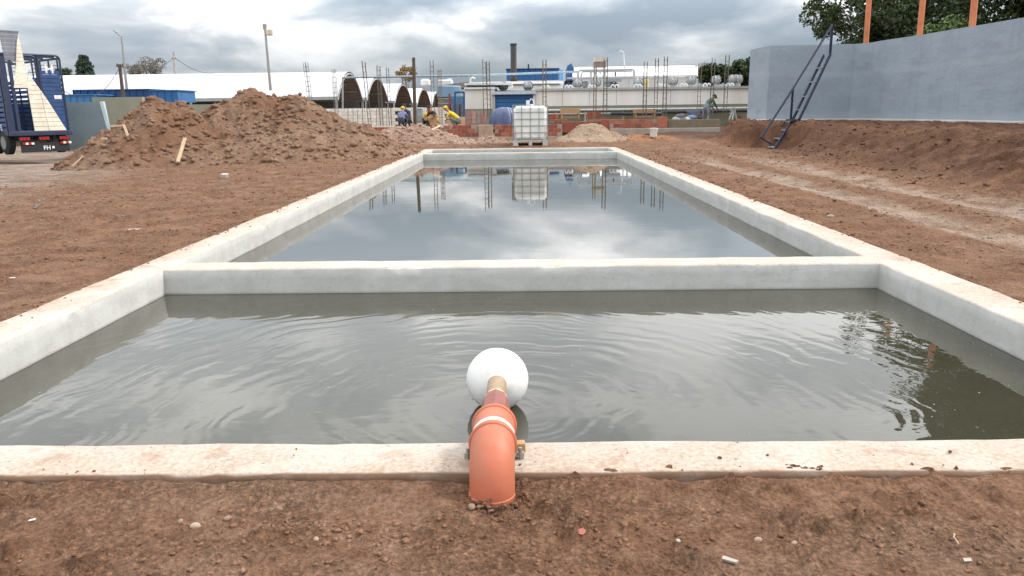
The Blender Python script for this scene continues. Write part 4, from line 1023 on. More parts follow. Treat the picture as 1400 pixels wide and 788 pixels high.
MB().box(P(362, 37, 44), (.16, .2, .28)).build('bracket', GALV, rt)
MB().box(P(368, 44.5, 43.9), (.36, .22, .32), Matrix.Rotation(.2, 3, 'Z')).build('flood_lamp', mat('lamp_cream', (.62, .56, .42), .4), rt, bevel=.04)
rt = pole('lamp_post', [(852.5, 72, 70), (855, 106, 70)], [.07, .05], mat('white_steel', (.7, .7, .68), .5), 'thin white lamp post above the white building at centre right', 'lamp post')
MB().tube([P(852.5, 72, 70), P(850, 70, 70), P(847, 70.5, 70)], .05, 6).build('arm', mat('white_steel', (.7, .7, .68)), rt)
def wire(p0, p1, sag, label, r=.012):
    a, b = P(*p0), P(*p1); pts = [a+(b-a)*t+Vector((0, 0, -sag*4*t*(1-t))) for t in np.linspace(0, 1, 13)]
    tag(MB().tube(pts, r, 5).build('wire', mat('black_cable', (.03, .03, .032), .6), None, origin=a), label, 'cable')
wire((240, 80, 62), (292, 100, 75), .35, 'cable running down right from the concrete utility pole', .022)
wire((236, 80, 62), (168, 92, 46), .5, 'cable between the concrete pole and the timber utility pole', .018)
wire((164, 91, 46), (88, 125, 40), .9, 'sagging cable from the timber utility pole towards the truck', .016)
# sheds with arched roofs
def shed(xe, yc, wid, ze, zr, length, label, fl=True):
    root = thing('arched_shed', (xe-length/2, yc, -.4), label, 'shed', 'arched sheds in a row')
    wh = mat('white_sheeting', (.60, .605, .60), .5, .10, .5, .01, 3, dirt=(.46, .465, .46), dirt_amt=.45, streak=True); st = mat('shed_steel', (.36, .38, .38), .5, .2, 2); ins = mat('shed_lining', (.25, .26, .26), .8, .2, 1.5)
    n = 18; pr = []
    for k in range(n+1):
        t = -1+2*k/n; pr.append((yc+t*wid/2, ze+(zr-ze)*(1-abs(t)**2.1)))
    vs = []; fs = []; segs = max(2, int(length/5))
    for j in range(segs+1):
        x = xe-length*j/segs; vs += [(x, a, b) for a, b in pr]
    m = n+1
    fs = [(j*m+k, j*m+k+1, (j+1)*m+k+1, (j+1)*m+k) for j in range(segs) for k in range(n)]
    MB().add(vs, fs).build('roof_skin', wh, root, True)
    MB().add([(x, a*.985+yc*.015, b-.10) for x, a, b in [(v[0]-.02, v[1], v[2]) for v in vs]], fs).build('roof_lining', ins, root, True)
    for j in range(0, min(segs, 6)+1):
        x = xe-.02-length*j/segs; MB().tube([(x, a*.985+yc*.015, b-.16) for a, b in pr], .07, 6).build('arch_rib', st, root)
    for k in range(2, n-1, 2): MB().bar((xe-.3, pr[k][0]*.985+yc*.015, pr[k][1]-.20), (xe-min(length, 30), pr[k][0]*.985+yc*.015, pr[k][1]-.20), .09).build('purlin', st, root)
    for sgn in (-1, 1):
        yy = yc+sgn*wid/2; MB().bar((xe, yy, ze-.02), (xe-length, yy, ze-.02), .16, .22).build('eave_beam', st, root)
        for j in range(segs+1): x = xe-.08-(length-.2)*j/segs; MB().bar((x, yy, -.5), (x, yy, ze-.131), .14).build('column', st, root)
    MB().bbox(xe-length, xe-.3, yc+wid/2-.3, yc+wid/2-.15, -.5, ze-.14).build('added_rear_wall', mat('shed_shadow_wall', (.12, .12, .12), .9), root)  # added dark wall, stops light passing through so the open shed looks shaded inside
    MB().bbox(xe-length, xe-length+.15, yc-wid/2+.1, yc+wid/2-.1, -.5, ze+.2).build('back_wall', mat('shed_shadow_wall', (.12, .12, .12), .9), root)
    return root
e1 = P(457, 133, 54).x
def zpx(py, px, Y): return P(px, py, Y).z
specs = [(55.5, 64.5, (480, 100), 134), (66.5, 77.5, (517, 107.5), 135), (80, 93, (552, 116), 139), (96, 111, (580, 122.5), 142), (114, 130, (598, 127), 144)]
xe0 = P(459, 133, 55.5).x
for i, (ya, yb, (rx, ry), ey) in enumerate(specs):
    yc = (ya+yb)/2; xe = P(rx, 130, yc).x
    shed(xe, yc, yb-ya, zpx(ey, rx-18, ya), zpx(ry-1.5, rx, yc), 62 if i == 0 else 40, ['nearest and longest white arched shed, its roof spanning the left half', 'second arched white shed, its open end right of the nearest', 'third arched shed end, left of the timber pole', 'fourth small arched shed end right of the timber pole', 'farthest arched shed end beside the blue containers'][i])
# ================================================================ LEFT: PANELS AND BLUE ROOFS BEHIND THE HEAP
def pxbox(name, x0, x1, y0, y1, Yd, depth, m, parent=None, bev=0.0, org=None):      # box whose front face spans these photo pixels at distance Yd
    xm, ym = (x0+x1)/2, (y0+y1)/2
    a = P(x0, ym, Yd).x; b = P(x1, ym, Yd).x; zt = P(xm, y0, Yd).z; zb = P(xm, y1, Yd).z
    return MB().bbox(a, b, Yd, Yd+depth, zb, zt).build(name, m, parent, bevel=bev, origin=None if parent else ((a+b)/2, Yd, zb))
def panel():
    g = mat('grey_panel', (.25, .31, .33), .8, .15, 1.0); a = P(86, 205, 37); pts = [P(80, 206, 37), P(80, 139.5, 37), P(136, 139.5, 37), P(144, 204, 37)]
    pts[3].x = pts[2].x+.35; root = thing('precast_slab', a, 'big grey-green concrete panel standing beside the truck', 'panel'); MB().poly(pts, (0, .3, 0)).build('face', g, root)
    r = [P(136.3, 139, 37.05), P(142, 139, 39.5), P(155, 202, 39.5), P(144.3, 204, 37.05)]
    MB().poly(r, (.04, .02, 0)).build('side_return', mat('pale_panel', (.42, .53, .58), .8, .1, 1.0), root)
panel()
tag(pxbox('beige_wall', 129, 197, 133, 185, 42, .3, mat('beige_render', (.29, .28, .205), .85, .12, 1.0)), 'olive beige wall between the grey panel and the big heap', 'wall')
BLU = mat('site_blue', (.028, .135, .34), .5, .12, 1.0); BLUL = mat('site_blue_light', (.05, .21, .45), .5, .12, 1.0); BLUD = mat('site_blue_dark', (.020, .072, .20), .5, .12, 1.0)
def bluebox(x0, x1, y0, y1, Yd, m, label, d=2.5):
    root = thing('blue_container', P((x0+x1)/2, y1, Yd), label, 'container'); pxbox('body', x0, x1, y0, y1, Yd, d, m, root)
    n = int((x1-x0)/9)
    for k in range(n+1): q = x0+(x1-x0)*k/n; pxbox('rib', q-.5, q+.5, y0+.6, y1, Yd-.06, .058, m, root)
    pxbox('top_rail', x0-.5, x1+.5, y0-.8, y0+.5, Yd-.09, d+.1, m, root)
bluebox(86, 131, 130, 142, 45, BLUL, 'bright blue container above the grey panel by the truck')
bluebox(100, 204, 123, 134.5, 47, BLUD, 'dark blue container roof behind the utility poles')
bluebox(205, 243, 124, 140, 46, BLU, 'mid blue container end left of the big heap top')
tag(pxbox('beige_wall', 243, 300, 143, 175, 44, .3, mat('beige_render', (.29, .28, .205))), 'short olive wall seen in the dip between the two humps', 'wall')

# ================================================================ CENTRE: PROCESSING HALL
WHT = mat('white_cladding', (.80, .79, .745), .6, .10, .8, dirt=(.58, .53, .42), dirt_amt=.45, streak=True); WH2 = mat('white_roofing', (.70, .70, .685), .5, .08, .6, dirt=(.5, .5, .48), dirt_amt=.35)
OLV = mat('olive_band', (.255, .255, .20), .8, .12, .8); SAGE = mat('sage_wall', (.35, .36, .26), .85, .12, .8); DK = mat('dark_gap', (.035, .037, .04), .7)
GRY = mat('light_grey_steel', (.42, .43, .43), .45, .15, 2, metal=.2)
def hall():
    Yd = 50.0; root = thing('processing_hall', P(830, 172, Yd), 'long low white processing hall with blue door and roof vents', 'building')
    pxbox('left_wall', 636, 676, 122, 149, Yd, 6, WHT, root); pxbox('left_base', 636, 676, 149, 175, Yd-.02, 6, OLV, root)
    pxbox('left_roof_edge', 634.5, 677, 119.5, 122, Yd-.2, 6.3, WH2, root)
    for x in (638, 650.5, 668): pxbox('roof_gap', x, x+8.5, 116.5, 119.3, Yd-.1, 1, DK, root)
    pxbox('left_parapet', 635, 700, 113.5, 116.5, Yd+.1, 6, WH2, root)
    pxbox('door_frame', 673.5, 677.2, 128, 172, Yd-.25, .3, GRY, root); pxbox('door_frame', 728.8, 731.5, 128, 172, Yd-.25, .3, WH2, root)
    d = pxbox('blue_door', 677.4, 728.6, 129.5, 175, Yd-.05, .2, BLUD, root)
    for k in range(8): pxbox('door_slat', 677.6, 728.4, 130+k*5.2, 130+k*5.2+4.6, Yd-.12, .065, BLU if k < 4 else BLUD, d)
    pxbox('lintel', 672, 733, 125, 129.2, Yd-.5, .8, mat('pale_blue_trim', (.50, .57, .64), .5), root)
    # long right-hand run: cladding panels, edge trim, olive base, set-back sage wall
    for k in range(8):
        x0 = 732+k*37; sl = -.0125*(x0-732); w = min(36.6, 1030-x0); pxbox('cladding_panel', x0, x0+w, 124.5+sl, 145.5+sl, Yd, .3, WHT, root)
        pxbox('roof_trim', x0, x0+w+.4, 121.2+sl, 124.3+sl, Yd-.15, 5, GRY, root); pxbox('base_band', x0, x0+w+.4, 145.7+sl, 150+sl, Yd+.03, .3, OLV, root)
        pxbox('set_back_wall', x0, x0+w+.4, 150.2+sl, 176, Yd+1.2, .3, SAGE, root)
    pxbox('hall_core', 640, 1028, 122, 172, Yd+1.6, 14, WH2, root)
    for (x0, y0, x1, y1, yd, r, m) in [(733, 151.5, 1030, 148, 47.5, .07, GRY), (735, 156.5, 1030, 153, 47.8, .05, GRY), (835, 155.5, 905, 156, 47.2, .10, DK), (905, 153.5, 1022, 151.5, 47.2, .09, DK)]:
        MB().tube([P(x0, y0, yd), P(x1, y1, yd)], r, 8).build('wall_pipe', m, root)
    for x in (760, 800, 852, 905, 940): MB().bar(P(x, 151, 47.6), P(x, 172, 47.6), .08).build('pipe_leg', GRY, root)
    # turbine vents
    vent = mat('vent_steel', (.42, .43, .42), .65, .25, 3, metal=.1)
    for (x, y) in [(688, 118), (722, 117.5), (790, 114), (815, 113), (873, 112.5), (920, 111), (945, 110.5), (979, 109.5), (1002, 108.5), (1009, 108.5)]:
        c = P(x, y, Yd+1.5); v = MB().tube([c+Vector((0, 0, -.55)), c+Vector((0, 0, -.2))], .17, 10).build('vent_neck', vent, root)
        MB().sphere(c, .31, 14, 8, 0, (1, 1, .85)).build('vent_turbine', vent, v, True)
        mb = MB()
        for k in range(10):
            a = 2*math.pi*k/10; pts = [c+Vector((.33*math.sin(t)*math.cos(a+.5*t), .33*math.sin(t)*math.sin(a+.5*t), .285*math.cos(t))) for t in np.linspace(.35, 2.7, 6)]; mb.tube(pts, .022, 4, False)
        mb.build('vent_vanes', mat('vent_vane', (.26, .27, .27), .5, .2, 3, metal=.5), v)
    # white goosenecks along the roof edge
    for k in range(9):
        x = 744+k*31.5
        if x > 1022: break
        y = 121.5-.0125*(x-732); c = P(x, y, Yd+.4)
        pts = [c+Vector((dx, 0, dz)) for dx, dz in ((-.12, 0), (-.12, .11), (-.07, .18), (.01, .17), (.06, .11), (.06, .05))]
        MB().tube(pts, .045, 7).build('gooseneck', WH2, root, True); MB().tube([p+Vector((.24, .0, -.01)) for p in pts], .05, 7).build('gooseneck', WH2, root, True)
hall()
def back_hall():
    root = thing('white_hall', P(870, 125, 72), 'white hall with pale pitched roof behind the vents', 'building')
    a0, a1 = P(779, 107, 72), P(953, 104.5, 72); r0, r1 = P(786, 93.5, 78), P(950, 91, 78); e = P(953, 128, 72).z
    MB().poly([a0, a1, r1, r0], (0, 0, .12)).build('roof', WH2, root); MB().bbox(a0.x, a1.x, 72.1, 84, e, a1.z-.05).build('wall', mat('white_wall_far', (.60, .60, .57), .7, .06, .5), root)
    MB().poly([(a1.x-.02, 72.1, a1.z), (a1.x-.02, 84, a1.z), (r1.x+.2, 78, r1.z)], (.1, 0, 0)).build('gable', mat('white_wall_far', (.60, .60, .57)), root)
    MB().bar(r0+Vector((0, 0, .12)), r1+Vector((0, 0, .12)), .25, .12).build('ridge', GRY, root)
    for x in (846, 890, 915): MB().bar(P(x, 92.8, 78), P(x, 90.5, 78), .12).build('ridge_vent', DK, root)
back_hall()
def low_roofs():
    root = thing('low_white_roofs', P(665, 118, 60), 'low white stepped roofs left of the chimney', 'building')
    pxbox('roof_step', 641, 770, 111.5, 115, 60, 8, WH2, root); pxbox('wall', 645, 768, 115, 128, 60.3, 8, mat('white_wall_far', (.60, .60, .57)), root); pxbox('brown_strip', 694, 765, 115.4, 117, 60.1, .15, mat('rust_strip', (.20, .12, .09), .8), root)
    MB().poly([P(604, 116.5, 66), P(640, 112, 66), P(668, 110.5, 66), P(668, 120, 66), P(604, 120, 66)], (0, 5, 0)).build('lean_to_roof', mat('brown_grey_roof', (.24, .215, .20), .8, .2, 1), root)
    c = P(646, 110, 59); MB().tube([c+Vector((-.16, 0, -.3)), c+Vector((-.16, 0, .1)), c+Vector((0, 0, .2)), c+Vector((.2, 0, .12))], .07, 6).build('roof_gooseneck', WH2, root)
    t = thing('white_roof_tank', P(608, 117.5, 80), 'white box tank on roof left of centre', 'tank'); pxbox('box', 598, 617.5, 109, 117.5, 80, 2, WH2, t, .1); pxbox('lid', 612, 617, 107.5, 109, 80.3, 1, WH2, t)
    q = thing('white_roof_tank', P(545, 112, 105), 'far white roof boxes beside the autumn tree', 'tank'); pxbox('box', 575, 586, 109, 117, 105, 3, WH2, q, .1); pxbox('lid', 577, 584, 108, 109, 105.4, 2, WH2, q)
low_roofs()
def blue_house():
    root = thing('blue_plant_house', P(730, 122, 82), 'blue clad plant house with white base behind the chimney', 'building')
    n = 9
    for k in range(n): x0 = 692.5+k*(72/n); pxbox('blue_panel', x0, x0+72/n-.35, 94.6-.0125*k*8, 110, 82, .3, BLU, root)
    pxbox('core', 693, 764, 95.5, 125, 82.2, 7, BLUD, root); pxbox('white_base', 692.5, 764.5, 110.3, 124, 81.9, .25, WH2, root)
    a = P(764.6, 94.3, 82); b = P(769.5, 96, 89); c = P(769.5, 112, 89); d = P(764.6, 111, 82); MB().poly([a, b, c, d], (.05, 0, 0)).build('side_cladding', BLUL, root)
    e = P(764.6, 124, 82); f = P(769.5, 124, 89); MB().poly([d+Vector((0,0,-.03)), c+Vector((0,0,-.03)), f, e], (.05, 0, 0)).build('side_base', WH2, root)
    pxbox('roof_edge', 691.5, 765, 93.6, 94.5, 81.8, 7.5, BLUD, root)
    MB().tube([P(722.5, 94, 83), P(722.5, 88, 83)], .09, 6).build('roof_pipe', DK, root)
    ch = thing('chimney_stack', P(702.5, 116, 78), 'tall dark grey chimney in front of the blue plant house', 'chimney')
    a, b = P(702.3, 117, 78), P(702.0, 62.5, 78); MB().tube([a, b], .30, 18).build('flue', mat('chimney_grey', (.075, .075, .078), .6, .3, .6, dirt=(.16, .155, .15), dirt_amt=.5, streak=True), ch, True); MB().tube([b, b+Vector((0, 0, .18))], .335, 18).build('cap_ring', DK, ch)
    MB().tube([P(702.3, 112, 78), P(702.3, 108.5, 78)], .34, 18).build('collar', mat('dark_rust', (.09, .05, .04), .8), ch)
blue_house()
def pipe_bridge():
    root = thing('pipe_bridge', P(640, 108, 56), 'long thin pale blue pipe crossing high over the site', 'pipe')
    m = mat('pale_blue_pipe', (.33, .43, .50), .5); MB().tube([P(468, 106.2, 56), P(640, 103.2, 56), P(790, 98, 56)], .055, 8).build('pipe', m, root); MB().tube([P(468, 107.3, 56.2), P(640, 104.4, 56.2), P(789, 99.3, 56.2)], .03, 6).build('lower_pipe', m, root)
    for x, y in ((468.5, 106.2), (790, 98)): MB().bar(P(x, y, 56.05), P(x, 160, 56.05), .1).build('support', GRY, root)
    fr = thing('roof_pipe_rack', P(830, 121, 53), 'grey pipe rack over the hall roof under the brown tank', 'pipe rack')
    for (pts, r) in [([(790, 121, 53), (790, 100, 53), (792.5, 96.5, 53), (830, 95.8, 53), (864, 95, 53), (867, 97, 53), (867, 107, 53)], .075), ([(794.5, 121, 53.6), (794.5, 101, 53.6), (797, 98.5, 53.6), (864, 97.5, 53.6)], .05), ([(775, 107.5, 53.3), (868, 105.5, 53.3)], .05), ([(860, 106, 53.3), (860, 121, 53.3)], .05), ([(808, 97, 53.3), (808, 121, 53.3)], .06)]:
        MB().tube([P(*q) for q in pts], r, 8).build('pipe', GRY, fr, True)
    bk = thing('black_frame', P(778, 122, 52.5), 'black roof frame left of the pipe rack', 'frame')
    for (a, b) in (((773, 123), (773, 111)), ((773, 111.5), (786, 111)), ((781, 111), (781, 120)), ((773, 113.5), (781, 113))): MB().bar(P(*a, 52.5), P(*b, 52.5), .13).build('member', DK, bk)
    bd = thing('blue_duct', P(779, 112, 66), 'bent blue duct at the left end of the white hall', 'duct'); MB().tube([P(778, 118, 66), P(778, 98, 66), P(779.5, 93.5, 66), P(783, 92, 66)], [.3, .3, .33, .36], 10).build('duct', BLUD, bd, True)
    rk = thing('roof_water_tank', P(820, 96, 58), 'brown and white box tank on a lattice stand over the hall', 'tank')
    pxbox('upper_box', 813, 829.5, 77.5, 84.5, 58, 1, mat('tank_cream', (.46, .43, .38), .7, .15, 2), rk); pxbox('lower_box', 812.5, 828.5, 84.7, 92, 58.05, 1, mat('tank_brown', (.22, .16, .135), .8, .25, 2), rk)
    for x in (814, 827.5):
        for dy in (.05, .95): MB().bar(P(x, 92, 58)+Vector((0, dy, 0)), P(x, 122, 58)+Vector((0, dy, 0)), .09).build('leg', GRY, rk)
    MB().bar(P(814, 93, 58), P(827.5, 108, 58), .05).build('brace', GRY, rk); MB().bar(P(827.5, 93, 58.9), P(814, 108, 58.9), .05).build('brace', GRY, rk)
    for nm, cat, x0, x1, y0, y1, m, lab in [('red_burner', 'burner', 838, 844.5, 113.5, 121.5, mat('burner_red', (.16, .045, .04), .7), 'dark red burner box with thin stack on the hall roof'), ('louvred_unit', 'roof unit', 827, 851, 104.5, 112, mat('louvre_grey', (.40, .41, .42), .6), 'grey louvred unit behind the red burner'), ('green_vessel', 'vessel', 826, 838, 111, 119, mat('vessel_green', (.28, .36, .34), .5), 'pale green vessel left of the red burner'), ('grey_hopper', 'hopper', 796, 805, 110, 121, mat('hopper_grey', (.22, .235, .24), .6), 'grey hopper under the pipe rack'), ('yellow_tank', 'tank', 880.5, 887, 108, 120, mat('pale_yellow', (.62, .49, .20), .6), 'pale yellow upright tank between roof vents')]:
        t = thing(nm, P((x0+x1)/2, y1, 54), lab, cat)
        if nm in ('green_vessel', 'yellow_tank', 'grey_hopper'):
            a, b = P((x0+x1)/2, y1, 54.5), P((x0+x1)/2, y0, 54.5); r = (P(x1, y1, 54.5).x-P(x0, y1, 54.5).x)/2; MB().tube([a, a+(b-a)*.08, a+(b-a)*.9, b], [r*.9, r, r, r*.55], 16).build('shell', m, t, True); MB().tube([a+(b-a)*.5, a+(b-a)*.54], r*1.04, 16).build('band', GRY, t)
        else:
            pxbox('casing', x0, x1, y0, y1, 54, .8, m, t, .03)
            for k in range(5): q = x0+(x1-x0)*(k+.5)/5; pxbox('fin', q-.35, q+.35, y0+1, y1-1, 53.96, .035, GRY if nm == 'louvred_unit' else DK, t)
        if nm == 'red_burner': MB().tube([P(841.5, 113.5, 54.4), P(841.3, 98.5, 54.4)], .055, 8).build('stack', mat('burner_red', (.16, .045, .04)), t)
pipe_bridge()
# blue and grey plant left of the hall
def plant_left():
    t = thing('blue_grey_silo', P(612, 160, 47), 'squat blue-grey silo left of the white hall', 'silo'); a, b = P(614, 160, 48), P(614, 117.5, 48)
    m = mat('silo_blue', (.17, .28, .38), .55, .2, 1.0); g = mat('silo_mesh', (.145, .145, .145), .7, .2, 2)
    MB().tube([a+(b-a)*.62, a+(b-a)*.64, a+(b-a)*.97, b], [.60, .74, .74, .66], 20).build('upper_shell', m, t, True); MB().tube([a, a+(b-a)*.615], .66, 20).build('lower_shell', g, t, True)
    for k in range(4): MB().tube([a+(b-a)*(.12+.15*k), a+(b-a)*(.14+.15*k)], .69, 20).build('hoop', GRY, t)
    t = thing('blue_skip_frame', P(630, 160, 45), 'blue steel frame with dark barrels behind the yellow worker', 'frame')
    for x in (622, 634.5): MB().bar(P(x, 160, 45), P(x, 126.5, 45), .09).build('post', BLUD, t)
    MB().bar(P(622, 126.5, 45), P(634.5, 126.5, 45), .09).build('top_bar', BLUD, t); MB().bar(P(615, 163, 45.5), P(614.5, 128, 45.5), .10).build('red_post', mat('dull_red', (.25, .05, .06), .7), t)
    pxbox('blue_screen', 616, 634, 132, 142, 45.6, .15, mat('screen_blue', (.10, .22, .33), .6), t); pxbox('dark_screen', 616, 634.5, 142.3, 160, 45.6, .2, mat('dark_blue_grey', (.06, .08, .11), .7), t)
    for k in range(3): c = P(620+k*6, 160, 45.3); MB().tube([c, c+Vector((0, 0, .75))], .11, 10).build('barrel', mat('barrel_grey', (.16, .18, .20), .5), t)
plant_left()
# site materials
def stack(px0, px1, py0, py1, Yd, m, label, nm='brick_pallet', cat='pallet', n=4, rows=3):
    t = thing(nm, P((px0+px1)/2, py1, Yd), label, cat); a, b = P(px0, py1, Yd), P(px1, py0, Yd); dx = (b.x-a.x)/n; dz = (b.z-a.z-.1)/rows
    MB().bbox(a.x, b.x, Yd, Yd+.6, a.z, a.z+.09).build('pallet_base', GREYWOOD, t)
    for r in range(rows):
        for k in range(n): MB().bbox(a.x+k*dx+.008, a.x+(k+1)*dx-.008, Yd+.01*((r+k) % 2), Yd+.55, a.z+.10+r*dz+.004, a.z+.10+(r+1)*dz-.004).build('brick', m[(r*3+k) % len(m)], t)
PK = [mat('pink_brick_a', (.40, .22, .18), .9, .2, 6), mat('pink_brick_b', (.47, .29, .25), .9, .2, 6), mat('grey_brick', (.33, .27, .26), .9, .2, 6)]
stack(638, 664, 152, 172, 41.5, PK, 'stack of pinkish bricks between yellow worker and blue tarpaulin')
stack(752, 764, 156, 168, 42, REDS, 'small red brick stack just right of the caged tank', n=2, rows=3)
stack(803, 822, 153, 166, 40.8, REDS, 'red brick stack behind the sandy heap', n=3, rows=3)
def table(px0, px1, py0, py1, Yd, m, label):
    t = thing('timber_bench', P((px0+px1)/2, py1, Yd), label, 'bench'); a, b = P(px0, py1, Yd), P(px1, py0, Yd); h = b.z-a.z
    MB().bbox(a.x, b.x, Yd, Yd+.7, a.z+h*.55, b.z).build('box_top', m, t, bevel=.01)
    for x in (a.x+.05, b.x-.05):
        for dy in (.06, .64): MB().bar((x, Yd+dy, a.z), (x, Yd+dy, a.z+h*.54), .07).build('leg', m, t)
    MB().bbox(a.x+.1, b.x-.1, Yd+.1, Yd+.6, a.z+h*.06, a.z+h*.30).build('lower_shelf', GREYWOOD, t)
table(767, 793, 148.5, 163, 40, mat('ply_tan', (.46, .29, .14), .8, .15, 5), 'tan plywood bench left of the sandy heap')
table(868, 897, 149, 162, 40, mat('ply_brown', (.38, .24, .135), .8, .15, 5), 'brown timber bench before the hall, left of the rebar pair')
def tarp():
    a = P(690, 171, 41.5); root = thing('blue_tarpaulin', a, 'crumpled blue tarpaulin draped over a domed pile', 'tarpaulin'); n, m = 48, 16; vs = []; fs = []
    w = (P(705, 170, 41.5).x-P(665, 170, 41.5).x)/2; h = P(690, 147, 41.5).z-a.z
    for j in range(m+1):
        ph = math.pi/2*j/m
        for k in range(n):
            t = 2*math.pi*k/n; rr = math.sin(ph)**.75*(1+.10*math.sin(9*t+1)*math.sin(ph)+.07*pn1(math.cos(t)*3+5, math.sin(t)*3)); vs.append((a.x+w*rr*math.cos(t)*(1.0), a.y+w*.85*rr*math.sin(t), a.z+h*math.cos(ph)**.8*(1+.06*pn1(t*3, ph*3))-(.02 if j == m else 0)))
    fs = [(j*n+k, j*n+(k+1) % n, (j+1)*n+(k+1) % n, (j+1)*n+k) for j in range(m) for k in range(n)]
    tm = mat('tarp_blue', (.105, .135, .25), .5, .25, 4); MB().add(vs, fs).build('sheet', tm, root, True)
    for q in range(3): # paler folds
        t0 = -.55-.27*q; pts = []
        for j in range(3, m): ph = math.pi/2*j/m; i = j*n+int((t0 % (2*math.pi))/(2*math.pi)*n); pts.append(Vector(vs[i])+Vector((math.cos(t0)*.012, math.sin(t0)*.012, .004)))
        MB().tube(pts, [.008]+[.028]*(len(pts)-2)+[.01], 6).build('fold', mat('tarp_pale', (.36, .39, .48), .5), root, True)
tarp()
def bucket():
    a = P(893.5, 187, 25.6); root = thing('white_bucket', a, 'white plastic bucket standing on the clay behind the basin', 'bucket'); m = mat('bucket_white', (.70, .68, .64), .5, .12, 6, dirt=(.45, .36, .28), dirt_amt=.4)
    MB().tube([a, a+Vector((0, 0, .27)), a+Vector((0, 0, .275)), a+Vector((0, 0, .06))], [.105, .135, .122, .098], 20, False).build('shell', m, root, True); MB().tube([a+Vector((0, 0, .235)), a+Vector((0, 0, .26))], [.138, .140], 20).build('rim', m, root, True)
    pts = [a+Vector((.138*math.cos(t), -.05-.06*math.sin(t), .24-.12*math.sin(t))) for t in np.linspace(0, math.pi, 9)]; MB().tube(pts, .006, 5).build('handle', GALV, root)
bucket()
# concrete mixer-like barrow and sawhorse near the worker
def trestle():
    t = thing('white_trestle', P(1000, 165, 40.12), 'pale leaning trestle near the grey wall end', 'trestle')
    for (a, b) in (((997, 164), (1003, 147)), ((1001, 164), (1005, 147)), ((1003, 147), (998, 152)), ((1004, 148), (1007, 164))): MB().bar(P(*a, 40.12), P(*b, 40.26), .07, .04).build('member', mat('pale_timber', (.50, .50, .44), .8), t)
    MB().bar(P(997, 155, 40.12), P(1004, 155, 40.26), .06, .03).build('cross_piece', mat('pale_timber', (.50, .50, .44)), t)
    s = thing('cement_sack', P(930, 166, 39.4), 'grey and white sacks heaped left of the worker in green', 'sacks')
    for k, (x, y, c) in enumerate([(926, 163, (.48, .47, .45)), (933, 163, (.25, .25, .26)), (940, 163.5, (.62, .60, .56)), (946, 161, (.20, .26, .36)), (930, 159.5, (.15, .15, .16))]): MB().sphere(P(x, y, 39.4), .21, 14, 8, 0, (1.25, .9, .62)).build('sack', mat('sack_%d' % k, c, .8, .25, 6), s, True)
    w = thing('wheelbarrow', P(950, 164, 40.26), 'blue wheelbarrow beside the worker in green', 'wheelbarrow'); c = P(949, 155, 40.53)
    MB().poly([c+Vector((-.32, 0, .12)), c+Vector((.34, 0, .12)), c+Vector((.22, 0, -.14)), c+Vector((-.16, 0, -.14))], (0, .5, 0)).build('tray', mat('barrow_blue', (.13, .19, .28), .6), w, bevel=.02)
    MB().tube([c+Vector((.32, .22, -.36)), c+Vector((.32, .28, -.36))], .15, 16).build('wheel', DK, w); MB().bar(c+Vector((.3, .05, -.33)), c+Vector((-.6, .05, 0)), .03).build('handle', GALV, w); MB().bar(c+Vector((.3, .45, -.33)), c+Vector((-.6, .45, 0)), .03).build('handle', GALV, w); MB().bar(c+Vector((-.1, .05, -.14)), c+Vector((-.18, .05, -.48)), .03).build('leg', GALV, w); MB().bar(c+Vector((-.1, .45, -.14)), c+Vector((-.18, .45, -.48)), .03).build('leg', GALV, w)
trestle()

